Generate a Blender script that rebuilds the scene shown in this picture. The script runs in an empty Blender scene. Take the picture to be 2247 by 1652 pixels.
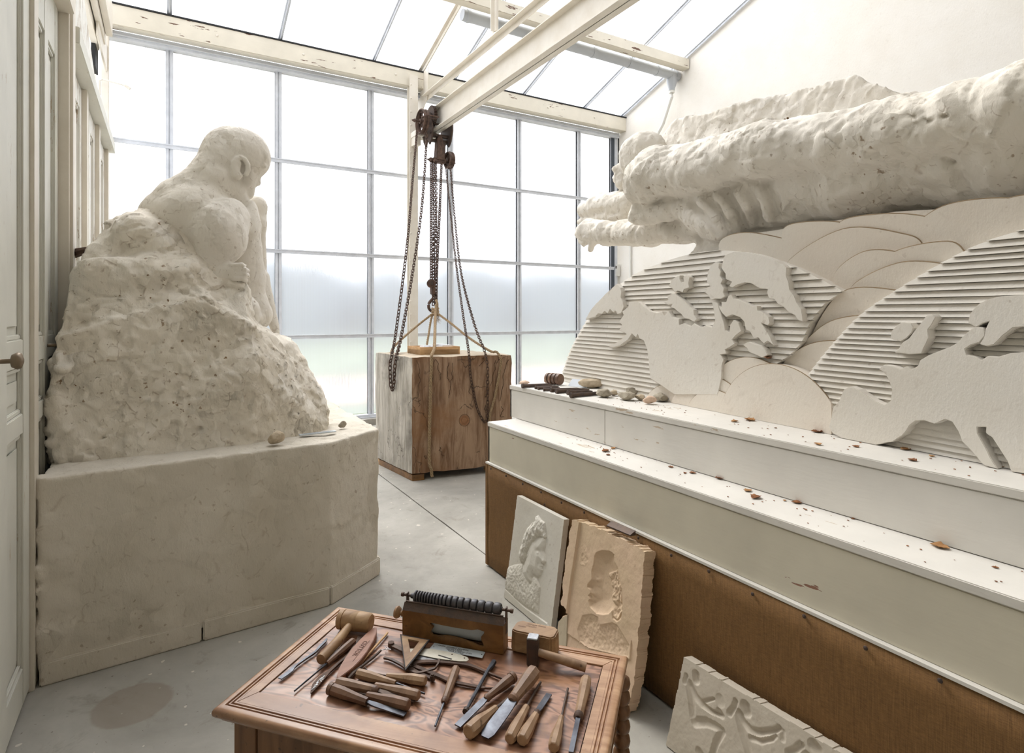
import bpy, bmesh, math, random
import numpy as np
from mathutils import Vector, Matrix, noise as mnoise
random.seed(7); np.random.seed(7)
S = bpy.context.scene
COL = S.collection

# ------------------------------------------------------------------ camera, sky, exposure
H = 1.6; YAW = math.radians(30.57); FPX = 1283.0; HOR = 690.0; CX = 1123.5
cam_d = bpy.data.cameras.new('camera'); cam = bpy.data.objects.new('camera', cam_d); COL.objects.link(cam)
cam.location = (0, 0, H); cam.rotation_euler = (math.pi/2, 0, -YAW)
cam_d.sensor_fit = 'HORIZONTAL'; cam_d.sensor_width = 36; cam_d.lens = 36*FPX/2247
cam_d.shift_y = -(826-HOR)/2247; cam_d.clip_start = .05; cam_d.clip_end = 400
S.camera = cam
W = bpy.data.worlds.new('overcast'); S.world = W; W.use_nodes = True
wn = W.node_tree.nodes; wl = W.node_tree.links
bg = wn['Background']; bg.inputs['Strength'].default_value = 1.3
tc = wn.new('ShaderNodeTexCoord'); sx = wn.new('ShaderNodeSeparateXYZ'); wl.new(tc.outputs['Generated'], sx.inputs[0])
cr = wn.new('ShaderNodeValToRGB'); wl.new(sx.outputs['Z'], cr.inputs[0]); wl.new(cr.outputs[0], bg.inputs['Color'])
cr.color_ramp.elements[0].position = 0.0; cr.color_ramp.elements[0].color = (.80, .84, .90, 1)
cr.color_ramp.elements[1].position = .12; cr.color_ramp.elements[1].color = (.95, .98, 1.05, 1)
sun_d = bpy.data.lights.new('sun', 'SUN'); sun_d.energy = 2.0; sun_d.angle = math.radians(35); sun_d.color = (1, .97, .92)
sun = bpy.data.objects.new('sun', sun_d); COL.objects.link(sun); sun.rotation_euler = (math.radians(42), math.radians(12), math.radians(170)); sun.location = (2, 12, 14)
S.view_settings.view_transform = 'Standard'; S.view_settings.look = 'None'
S.view_settings.exposure = 0.92; S.view_settings.gamma = 1; S.view_settings.use_curve_mapping = False
S.cycles.use_adaptive_sampling = True; S.cycles.adaptive_threshold = .05
S.cycles.max_bounces = 6; S.cycles.diffuse_bounces = 3; S.cycles.transparent_max_bounces = 16; S.cycles.transmission_bounces = 5
S.cycles.glossy_bounces = 3; S.cycles.caustics_reflective = False; S.cycles.sample_clamp_indirect = 6

# ------------------------------------------------------------------ projecting helpers (real 3-D places from known planes)
FX, FY = math.sin(YAW), math.cos(YAW)
def ray(px, py):
    r = (px-CX)/FPX
    return FX+FY*r, FY-FX*r, (HOR-py)/FPX
def PD(px, py, d): a, b, c = ray(px, py); return Vector((a*d, b*d, H+c*d))
def PZ(px, py, z): a, b, c = ray(px, py); d = (z-H)/c; return Vector((a*d, b*d, z))
def PX(px, py, X): a, b, c = ray(px, py); d = X/a; return Vector((X, b*d, H+c*d))
def PY(px, py, Y): a, b, c = ray(px, py); d = Y/b; return Vector((a*d, Y, H+c*d))
def PP(px, py, p0, n):
    v = Vector(ray(px, py)); o = Vector((0, 0, H)); t = (p0-o).dot(n)/v.dot(n); return o+v*t
def depth(p): return p.x*FX+p.y*FY
def mpp(p): return depth(p)/FPX

# ------------------------------------------------------------------ materials
def lin(c):
    return tuple(((x/255)/12.92 if x/255 <= .04045 else ((x/255+.055)/1.055)**2.4) for x in c)+(1,)
def newmat(name):
    m = bpy.data.materials.new(name); m.use_nodes = True
    nt = m.node_tree; return m, nt.nodes, nt.links, nt.nodes['Principled BSDF']
def tex_pos(N, L, scale=(1, 1, 1), rot=(0, 0, 0), obj=False):
    mp = N.new('ShaderNodeMapping'); mp.inputs['Scale'].default_value = scale; mp.inputs['Rotation'].default_value = rot
    if obj:
        t = N.new('ShaderNodeTexCoord'); L.new(t.outputs['Object'], mp.inputs[0])
    else:
        g = N.new('ShaderNodeNewGeometry'); L.new(g.outputs['Position'], mp.inputs[0])
    return mp.outputs[0]
def noise(N, L, vec, scale, detail=4, rough=.55, dist=0):
    n = N.new('ShaderNodeTexNoise'); n.inputs['Scale'].default_value = scale; n.inputs['Detail'].default_value = detail
    n.inputs['Roughness'].default_value = rough; n.inputs['Distortion'].default_value = dist; L.new(vec, n.inputs['Vector']); return n.outputs['Fac']
def ramp(N, L, fac, p0, p1, c0=(0, 0, 0, 1), c1=(1, 1, 1, 1)):
    r = N.new('ShaderNodeValToRGB'); L.new(fac, r.inputs[0]); e = r.color_ramp.elements
    e[0].position = p0; e[1].position = p1; e[0].color = c0; e[1].color = c1; return r.outputs[0]
def mix(N, L, fac, a, b, mode='MIX'):
    m = N.new('ShaderNodeMix'); m.data_type = 'RGBA'; m.blend_type = mode
    for s, v in ((m.inputs[0], fac), (m.inputs[6], a), (m.inputs[7], b)):
        if hasattr(v, 'links') or hasattr(v, 'is_linked'): L.new(v, s)
        else: s.default_value = v
    return m.outputs[2]
def math_(N, L, op, a, b=0.0):
    m = N.new('ShaderNodeMath'); m.operation = op
    for s, v in ((m.inputs[0], a), (m.inputs[1], b)):
        if hasattr(v, 'is_linked'): L.new(v, s)
        else: s.default_value = v
    return m.outputs[0]
def bump(N, L, h, strength, dist, prev=None):
    b = N.new('ShaderNodeBump'); b.inputs['Strength'].default_value = strength; b.inputs['Distance'].default_value = dist
    L.new(h, b.inputs['Height'])
    if prev is not None: L.new(prev, b.inputs['Normal'])
    return b.outputs[0]

def simple(name, c, rough=.6, metal=0, c2=None, vs=6, bs=0, bst=.3, bd=.004, stretch=(1, 1, 1), obj=False, coat=0, dist=0):
    m, N, L, B = newmat(name)
    v = tex_pos(N, L, stretch, obj=obj)
    if c2: 
        f = ramp(N, L, noise(N, L, v, vs, 6, .6, dist), .35, .65)
        L.new(mix(N, L, f, lin(c), lin(c2)), B.inputs['Base Color'])
    else: B.inputs['Base Color'].default_value = lin(c)
    if bs: L.new(bump(N, L, noise(N, L, v, bs, 5, .6), bst, bd), B.inputs['Normal'])
    B.inputs['Roughness'].default_value = rough; B.inputs['Metallic'].default_value = metal
    if coat: B.inputs['Coat Weight'].default_value = coat
    return m

def facets(N, L, v, scale, seed=0.0, stretch=(1, 1, .7)):
    """palette-knife strokes: every Voronoi cell is a plane tilted its own way"""
    nz = N.new('ShaderNodeTexNoise'); nz.inputs['Scale'].default_value = scale*.9; nz.inputs['Detail'].default_value = 1.5; L.new(v, nz.inputs['Vector'])
    sub_ = N.new('ShaderNodeVectorMath'); sub_.operation = 'SUBTRACT'; L.new(nz.outputs['Color'], sub_.inputs[0]); sub_.inputs[1].default_value = (.5, .5, .5)
    sc = N.new('ShaderNodeVectorMath'); sc.operation = 'SCALE'; L.new(sub_.outputs[0], sc.inputs[0]); sc.inputs['Scale'].default_value = 1.1/scale
    ad = N.new('ShaderNodeVectorMath'); ad.operation = 'ADD'; L.new(v, ad.inputs[0]); L.new(sc.outputs[0], ad.inputs[1])
    mp = N.new('ShaderNodeMapping'); mp.inputs['Scale'].default_value = stretch; mp.inputs['Location'].default_value = (seed, seed*2, seed*.5); mp.inputs['Rotation'].default_value = (.5, .4, .3)
    L.new(ad.outputs[0], mp.inputs[0])
    vo = N.new('ShaderNodeTexVoronoi'); vo.inputs['Scale'].default_value = scale; L.new(mp.outputs[0], vo.inputs['Vector'])
    df = N.new('ShaderNodeVectorMath'); df.operation = 'SUBTRACT'; L.new(mp.outputs[0], df.inputs[0]); L.new(vo.outputs['Position'], df.inputs[1])
    dc = N.new('ShaderNodeVectorMath'); dc.operation = 'SUBTRACT'; L.new(vo.outputs['Color'], dc.inputs[0]); dc.inputs[1].default_value = (.5, .5, .5)
    dt = N.new('ShaderNodeVectorMath'); dt.operation = 'DOT_PRODUCT'; L.new(df.outputs[0], dt.inputs[0]); L.new(dc.outputs[0], dt.inputs[1])
    ve = N.new('ShaderNodeTexVoronoi'); ve.feature = 'DISTANCE_TO_EDGE'; ve.inputs['Scale'].default_value = scale; L.new(mp.outputs[0], ve.inputs['Vector'])
    return math_(N, L, 'MULTIPLY', dt.outputs['Value'], scale), ve.outputs['Distance']

def plaster(name, c, c2, flake=.6, fs=5.0, dirt=.5, fine=.5, speck=(140, 112, 80), fd=.012):
    m, N, L, B = newmat(name)
    v = tex_pos(N, L)
    col = mix(N, L, ramp(N, L, noise(N, L, v, 1.7, 3, .6), .35, .65), lin(c), lin(c2))
    f1, e1_ = facets(N, L, v, fs*1.5); f2, e2_ = facets(N, L, v, fs*4.5, 3.3)
    msk = ramp(N, L, noise(N, L, v, fs*.7, 3), .40, .58)
    fl = math_(N, L, 'ADD', math_(N, L, 'MULTIPLY', f1, 1.6), math_(N, L, 'MULTIPLY', math_(N, L, 'MULTIPLY', f2, .8), msk))
    n = bump(N, L, fl, flake, fd)
    n = bump(N, L, noise(N, L, tex_pos(N, L, (1, 1, .5), (.4, .2, 0)), 60, 3.5, .7), fine, .004, n)
    L.new(n, B.inputs['Normal'])
    em = math_(N, L, 'MULTIPLY', ramp(N, L, e2_, .0, .05, (1, 1, 1, 1), (0, 0, 0, 1)), ramp(N, L, noise(N, L, v, 17, 2), .58, .66))
    em2 = math_(N, L, 'MULTIPLY', ramp(N, L, e1_, .0, .03, (1, 1, 1, 1), (0, 0, 0, 1)), ramp(N, L, noise(N, L, v, 13, 2), .60, .67))
    sp = ramp(N, L, noise(N, L, v, 38, 2, .5), .66, .72)
    sp2 = math_(N, L, 'MULTIPLY', sp, ramp(N, L, noise(N, L, v, 3, 3), .42, .62))
    dm = math_(N, L, 'MULTIPLY', math_(N, L, 'MAXIMUM', math_(N, L, 'MULTIPLY', math_(N, L, 'MAXIMUM', em, em2), .5), sp2), dirt)
    col = mix(N, L, dm, col, lin(speck))
    L.new(col, B.inputs['Base Color']); B.inputs['Roughness'].default_value = .85
    B.inputs['Specular IOR Level'].default_value = .25
    return m

def wood(name, c, c2, c3=None, axis=0, scale=10, rough=.5, st=12, bst=.2, obj=False, dark=None, coat=0, rz=0):
    m, N, L, B = newmat(name)
    s = [1.0*st]*3; s[axis] = 1.0
    v = tex_pos(N, L, obj=obj)
    mr = N.new('ShaderNodeMapping'); mr.inputs['Rotation'].default_value = (0, 0, rz); L.new(v, mr.inputs[0])
    ms = N.new('ShaderNodeMapping'); ms.inputs['Scale'].default_value = tuple(s); L.new(mr.outputs[0], ms.inputs[0]); v = ms.outputs[0]
    g = noise(N, L, v, scale/6, 7, .62, 1.4)
    col = mix(N, L, ramp(N, L, g, .38, .62), lin(c), lin(c2))
    v2 = tex_pos(N, L, obj=obj)
    if c3: col = mix(N, L, ramp(N, L, noise(N, L, v2, 3.2, 6, .65, .5), .48, .68), col, lin(c3))
    sp = ramp(N, L, noise(N, L, v2, 55, 2), .68, .74)
    col = mix(N, L, math_(N, L, 'MULTIPLY', sp, .6), col, lin(dark or tuple(x*.4 for x in c2)))
    L.new(col, B.inputs['Base Color']); B.inputs['Roughness'].default_value = rough
    L.new(bump(N, L, g, bst, .002), B.inputs['Normal'])
    if coat: B.inputs['Coat Weight'].default_value = coat; B.inputs['Coat Roughness'].default_value = .25
    return m

def peeling(name, c, chip, amt=.62, sc=9, axis=2):
    m, N, L, B = newmat(name)
    s = [3.2]*3; s[axis] = .55
    v = tex_pos(N, L, tuple(s)); v1 = tex_pos(N, L)
    n = noise(N, L, v, sc, 5, .65)
    n2 = noise(N, L, v1, 1.6, 3)
    f = math_(N, L, 'ADD', n, math_(N, L, 'MULTIPLY', math_(N, L, 'SUBTRACT', n2, .5), .35))
    f = ramp(N, L, f, amt, amt+.012)
    col = mix(N, L, ramp(N, L, noise(N, L, v1, 4, 4), .3, .7), lin(c), lin(tuple(x*.95 for x in c)))
    col = mix(N, L, f, col, lin(chip))
    L.new(col, B.inputs['Base Color']); B.inputs['Roughness'].default_value = .55
    inv = math_(N, L, 'SUBTRACT', 1.0, f)
    L.new(bump(N, L, math_(N, L, 'ADD', inv, math_(N, L, 'MULTIPLY', noise(N, L, v, sc*2, 4), .6)), .5, .003), B.inputs['Normal'])
    return m

MAT = {}
MAT['plaster'] = plaster('sculpture_plaster', (239, 233, 223), (230, 223, 210), .8, 4.5, .75, fd=.03)
MAT['plaster_rough'] = plaster('rough_sculpture_plaster', (240, 233, 220), (230, 221, 205), 1.0, 3.6, 1.0, .9, fd=.075)
MAT['plaster_base'] = plaster('plinth_plaster', (224, 216, 202), (212, 203, 186), .9, 2.6, .5, .9, fd=.04)
MAT['relief'] = plaster('relief_plaster', (233, 228, 219), (228, 221, 209), .12, 2.5, .25, .35)
MAT['scale'] = plaster('scalloped_plaster', (236, 229, 217), (234, 223, 209), .08, 2.0, .2, .35)
MAT['rightwall'] = plaster('lime_wall', (240, 235, 226), (235, 229, 218), .12, 1.2, .12, .35)
MAT['cream'] = simple('cream_paint', (228, 220, 205), .5, 0, (219, 210, 194), 5, 30, .15)
MAT['creammetal'] = simple('cream_painted_steel', (228, 221, 208), .45, 0, (218, 209, 193), 4, 14, .2)
MAT['peel'] = peeling('peeling_white_paint', (238, 235, 226), (176, 158, 134), .6)
MAT['paledoor'] = peeling('pale_door_paint', (222, 220, 208), (190, 174, 150), .68, 12)
MAT['beam'] = peeling('flaking_beam_paint', (226, 218, 200), (104, 72, 52), .66, 5, 0)
MAT['plywhite'] = peeling('white_ply_paint', (229, 225, 217), (196, 178, 156), .685, 8, 1)
MAT['plycream'] = peeling('cream_ply_paint', (219, 212, 192), (150, 110, 90), .70, 5, 1)
MAT['alu'] = simple('aluminium', (214, 217, 222), .42, 0, (200, 203, 208), 8)
MAT['pvc'] = simple('grey_pvc', (186, 190, 194), .4, 0, (178, 181, 185), 3)
MAT['pvcwhite'] = simple('white_pvc', (226, 224, 216), .4)
MAT['iron'] = simple('dark_iron', (72, 62, 58), .55, .4, (92, 74, 62), 30, 60, .4, obj=True)
MAT['rust'] = simple('rusty_iron', (104, 80, 66), .7, .2, (70, 54, 46), 22, 50, .5)
MAT['steel'] = simple('worn_steel', (104, 108, 116), .4, .7, (66, 66, 72), 25, obj=True)
MAT['bright'] = simple('bright_steel', (196, 198, 200), .3, .85, (150, 150, 152), 60)
MAT['black'] = simple('black_rubber', (24, 24, 24), .7)
MAT['rope'] = simple('hemp_rope', (182, 158, 124), .9, 0, (140, 116, 88), 90, 200, .6)
MAT['stone'] = simple('rough_stone', (206, 190, 165), .9, 0, (178, 160, 134), 30, 60, .8, .008)
MAT['stonegrey'] = simple('grey_stone', (176, 166, 148), .9, 0, (148, 138, 120), 30, 60, .8, .008)
MAT['stonepink'] = simple('pink_stone', (224, 196, 172), .9, 0, (210, 182, 160), 30, 60, .7, .006)
MAT['leaf'] = simple('dry_leaf', (158, 104, 62), .75, 0, (112, 70, 42), 40, 60, .5)
MAT['leafpale'] = simple('pale_dry_leaf', (196, 150, 100), .75, 0, (150, 104, 62), 40, 60, .5)
MAT['handle'] = wood('ash_handle', (152, 122, 98), (112, 86, 66), None, 0, 60, .5, 1, .2, obj=True)
MAT['handle2'] = wood('pale_handle', (172, 142, 112), (132, 102, 76), None, 0, 60, .5, 1, .2, obj=True)
MAT['handledark'] = wood('dark_handle', (126, 94, 72), (92, 66, 50), None, 0, 60, .5, 1, .2, obj=True)
def walnut():
    m, N, L, B = newmat('walnut_veneer'); v = tex_pos(N, L)
    mr = N.new('ShaderNodeMapping'); mr.inputs['Rotation'].default_value = (0, 0, math.radians(47.9)); L.new(v, mr.inputs[0])
    ms = N.new('ShaderNodeMapping'); ms.inputs['Scale'].default_value = (1, 2.6, 1); L.new(mr.outputs[0], ms.inputs[0]); w = ms.outputs[0]
    n = noise(N, L, w, 4.2, 3, .5, .9); fig = math_(N, L, 'SINE', math_(N, L, 'MULTIPLY', n, 62.0)); fig = math_(N, L, 'ADD', math_(N, L, 'MULTIPLY', fig, .5), .5)
    col = mix(N, L, ramp(N, L, fig, .05, .9), lin((112, 76, 56)), lin((168, 124, 98)))
    col = mix(N, L, math_(N, L, 'MULTIPLY', ramp(N, L, noise(N, L, w, 2.4, 5, .6, .5), .45, .66), .7), col, lin((134, 92, 66)))
    st = tex_pos(N, L, (1, 1, 1)); col = mix(N, L, math_(N, L, 'MULTIPLY', ramp(N, L, noise(N, L, v, 9, 5, .6, .6), .56, .66), .5), col, lin((150, 104, 58)))
    L.new(col, B.inputs['Base Color']); B.inputs['Roughness'].default_value = .36; B.inputs['Coat Weight'].default_value = .3; B.inputs['Coat Roughness'].default_value = .25
    L.new(bump(N, L, noise(N, L, w, 9, 3), .35, .004), B.inputs['Normal']); return m
MAT['walnut'] = walnut()
MAT['border'] = wood('walnut_border', (190, 152, 118), (156, 114, 82), (128, 92, 70), 0, 14, .38, 8, .15, coat=.2, rz=math.radians(47.9))
MAT['apron'] = wood('walnut_case', (130, 92, 60), (102, 70, 44), None, 2, 14, .45, 8, .15)
MAT['press'] = wood('oak_press', (140, 100, 56), (112, 78, 40), (96, 66, 36), 0, 14, .4, 8, .15)
MAT['mallet'] = wood('mallet_wood', (178, 146, 108), (148, 114, 80), (122, 90, 62), 0, 20, .55, 6, .3)
MAT['lightwood'] = wood('light_pine', (214, 176, 130), (198, 156, 108), None, 0, 14, .5, 8, .1)
MAT['redwood'] = wood('reddish_beech', (150, 102, 76), (132, 86, 62), None, 0, 24, .5, 5, .1)
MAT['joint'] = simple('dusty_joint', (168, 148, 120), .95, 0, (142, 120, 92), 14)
MAT['darkwall'] = simple('dark_back_wall', (192, 184, 170), .8)
MAT['ink'] = simple('dark_ink', (46, 38, 34), .7)
MAT['plate'] = simple('brushed_plate', (196, 202, 204), .45, .2, (184, 190, 192), 5)
MAT['paper'] = simple('white_card', (236, 238, 240), .6)
MAT['brass'] = simple('bone_white_metal', (214, 210, 196), .4, .3, (190, 184, 168), 20)
# special materials
def floor_mat():
    m, N, L, B = newmat('concrete_floor'); v = tex_pos(N, L)
    col = mix(N, L, ramp(N, L, noise(N, L, v, 1.1, 8, .65, .3), .36, .64), lin((186, 182, 172)), lin((152, 148, 138)))
    st = ramp(N, L, noise(N, L, v, 4.5, 5, .7, .6), .58, .7); col = mix(N, L, math_(N, L, 'MULTIPLY', st, .5), col, lin((128, 120, 106)))
    fl = ramp(N, L, noise(N, L, v, 24, 1.5, .4), .74, .75)
    col = mix(N, L, math_(N, L, 'MULTIPLY', fl, .8), col, lin((220, 214, 200)))
    sp = ramp(N, L, noise(N, L, v, 60, 3, .5), .69, .73); col = mix(N, L, math_(N, L, 'MULTIPLY', sp, .6), col, lin((92, 78, 64)))
    # round damp stain on the floor by the doors
    mp = N.new('ShaderNodeMapping'); g = N.new('ShaderNodeNewGeometry'); L.new(g.outputs['Position'], mp.inputs[0])
    mp.inputs['Location'].default_value = (.12, -2.86, 0)
    ln = N.new('ShaderNodeVectorMath'); ln.operation = 'LENGTH'; L.new(mp.outputs[0], ln.inputs[0])
    ds = math_(N, L, 'ADD', ln.outputs['Value'], math_(N, L, 'MULTIPLY', noise(N, L, v, 14, 3), .03))
    rg = ramp(N, L, ds, .150, .162, (1, 1, 1, 1), (0, 0, 0, 1))
    col = mix(N, L, math_(N, L, 'MULTIPLY', rg, .55), col, lin((138, 124, 108)))
    L.new(col, B.inputs['Base Color']); B.inputs['Roughness'].default_value = .62
    L.new(bump(N, L, noise(N, L, v, 22, 6, .6), .18, .004), B.inputs['Normal'])
    return m
MAT['floor'] = floor_mat()
def fabric():
    m, N, L, B = newmat('brown_canvas'); v = tex_pos(N, L)
    a = noise(N, L, tex_pos(N, L, (1, 60, 700)), 1, 3, .7); b = noise(N, L, tex_pos(N, L, (1, 700, 14)), 1, 3, .7)
    w = math_(N, L, 'ADD', a, b)
    col = mix(N, L, ramp(N, L, math_(N, L, 'MULTIPLY', w, .5), .36, .64), lin((98, 68, 34)), lin((146, 108, 62)))
    col = mix(N, L, math_(N, L, 'MULTIPLY', ramp(N, L, noise(N, L, v, 1.6, 4, .6), .45, .7), .35), col, lin((92, 62, 32)))
    L.new(col, B.inputs['Base Color']); B.inputs['Roughness'].default_value = .85
    L.new(bump(N, L, w, .4, .0015), B.inputs['Normal']); return m
MAT['fabric'] = fabric()
def poly(name, milk, rib=True, tint=(1, 1, 1, 1)):
    m, N, L, B = newmat(name); N.remove(B); out = N['Material Output']
    tr = N.new('ShaderNodeBsdfTransparent'); tl = N.new('ShaderNodeBsdfTranslucent'); tl.inputs[0].default_value = tint
    rf = N.new('ShaderNodeBsdfRefraction'); rf.inputs['Roughness'].default_value = .55; rf.inputs['IOR'].default_value = 1.08
    gl = N.new('ShaderNodeBsdfDiffuse'); gl.inputs[0].default_value = (.85, .87, .9, 1)
    m1 = N.new('ShaderNodeMixShader'); m1.inputs[0].default_value = .9 if rib else 0.0
    L.new(tr.outputs[0], m1.inputs[1]); L.new(rf.outputs[0], m1.inputs[2])
    m2 = N.new('ShaderNodeMixShader'); m2.inputs[0].default_value = milk
    L.new(m1.outputs[0], m2.inputs[1]); L.new(tl.outputs[0], m2.inputs[2])
    last = m2
    if rib:
        g = N.new('ShaderNodeNewGeometry'); s = N.new('ShaderNodeSeparateXYZ'); L.new(g.outputs['Position'], s.inputs[0])
        wv = math_(N, L, 'FRACT', math_(N, L, 'MULTIPLY', s.outputs['X'], 48.0))
        ln = ramp(N, L, wv, .2, .3, (1, 1, 1, 1), (0, 0, 0, 1))
        pt = ramp(N, L, noise(N, L, tex_pos(N, L, (1, 1, 1.4)), 1.3, 3, .6), .35, .7)
        m3 = N.new('ShaderNodeMixShader'); L.new(math_(N, L, 'MULTIPLY', math_(N, L, 'ADD', ln, .05), math_(N, L, 'ADD', math_(N, L, 'MULTIPLY', pt, .7), .35)), m3.inputs[0])
        L.new(m2.outputs[0], m3.inputs[1]); L.new(gl.outputs[0], m3.inputs[2]); last = m3
    L.new(last.outputs[0], out.inputs['Surface']); return m
MAT['pane'] = poly('ribbed_polycarbonate', .34, True, (.66, .68, .72, 1))
MAT['roofpane'] = poly('clear_roof_sheet', .15, False)
def block_wood(pale):
    m, N, L, B = newmat('weathered_end' if pale else 'block_face'); v = tex_pos(N, L); vs = tex_pos(N, L, (7, 7, 1))
    g = noise(N, L, vs, 2.2, 7, .65, .8)
    if pale: col = mix(N, L, ramp(N, L, g, .35, .65), lin((206, 200, 188)), lin((152, 144, 130)))
    else: col = mix(N, L, ramp(N, L, g, .38, .6), lin((166, 138, 112)), lin((118, 88, 64)))
    big = ramp(N, L, noise(N, L, v, 1.8, 5, .6, .4), .48, .66)
    col = mix(N, L, math_(N, L, 'MULTIPLY', big, .75), col, lin((92, 84, 76) if pale else (134, 94, 58)))
    vo = N.new('ShaderNodeTexNoise'); vo.inputs['Scale'].default_value = 5 if pale else 3.2; vo.inputs['Detail'].default_value = 5; L.new(tex_pos(N, L, (1, 1, .6)), vo.inputs['Vector'])
    ab = math_(N, L, 'ABSOLUTE', math_(N, L, 'SUBTRACT', vo.outputs['Fac'], .5))
    ck = ramp(N, L, ab, .0015, .006, (1, 1, 1, 1), (0, 0, 0, 1))
    cm = math_(N, L, 'MULTIPLY', ck, ramp(N, L, noise(N, L, v, 2.4, 3), .5, .58))
    col = mix(N, L, math_(N, L, 'MULTIPLY', cm, .85), col, lin((50, 34, 24)))
    L.new(col, B.inputs['Base Color']); B.inputs['Roughness'].default_value = .75
    n = bump(N, L, math_(N, L, 'SUBTRACT', g, cm), .5, .006); L.new(n, B.inputs['Normal']); return m
MAT['blockpale'] = block_wood(True); MAT['blockface'] = block_wood(False)
MAT['cardbox'] = simple('weathered_top', (196, 182, 160), .8, 0, (176, 160, 136), 8)
MAT['grass'] = simple('lawn', (92, 106, 76), .95, 0, (112, 120, 92), .5)
MAT['gravel'] = simple('gravel_path', (176, 142, 126), .95, 0, (184, 158, 142), .6)
MAT['trees'] = simple('distant_trees', (120, 128, 134), .95, 0, (100, 110, 114), .16)
def stripes(c, c2):
    m, N, L, B = newmat('pitted_iron'); B.inputs['Base Color'].default_value = lin(c); B.inputs['Roughness'].default_value = .5; return m
MAT['pink'] = plaster('pink_mould_plaster', (232, 202, 176), (214, 190, 158), .12, 5, .3, .4, fd=.004)
MAT['whiteslab'] = plaster('white_slab_plaster', (226, 222, 212), (212, 206, 192), .08, 6, .25, .25, fd=.003)
MAT['buffslab'] = plaster('buff_slab_plaster', (208, 194, 170), (192, 178, 154), .3, 8, .5, .5, fd=.006)
MAT['greyslab'] = plaster('grey_slab_plaster', (206, 196, 180), (190, 180, 162), .1, 6, .3, .3, fd=.003)

# ------------------------------------------------------------------ object helpers
def tag(o, label=None, cat=None, group=None, kind=None):
    if label: o['label'] = label
    if cat: o['category'] = cat
    if group: o['group'] = group
    if kind: o['kind'] = kind
    return o
def thing(name, loc, label, cat, group=None, kind=None):
    o = bpy.data.objects.new(name, None); o.empty_display_size = .05; o.location = loc; COL.objects.link(o)
    return tag(o, label, cat, group, kind)
def wloc(o):
    v = Vector((0, 0, 0))
    while o is not None: v += o.location; o = o.parent
    return v
def finish(me, name, m, parent, smooth, loc=None):
    me.materials.append(MAT[m] if isinstance(m, str) else m)
    if smooth: me.polygons.foreach_set('use_smooth', [True]*len(me.polygons))
    o = bpy.data.objects.new(name, me); COL.objects.link(o)
    if parent is not None:
        o.parent = parent; off = wloc(parent)
        if off.length > 0: me.transform(Matrix.Translation(-off))
    elif loc is not None:
        me.transform(Matrix.Translation(-Vector(loc))); o.location = loc
    return o
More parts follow.
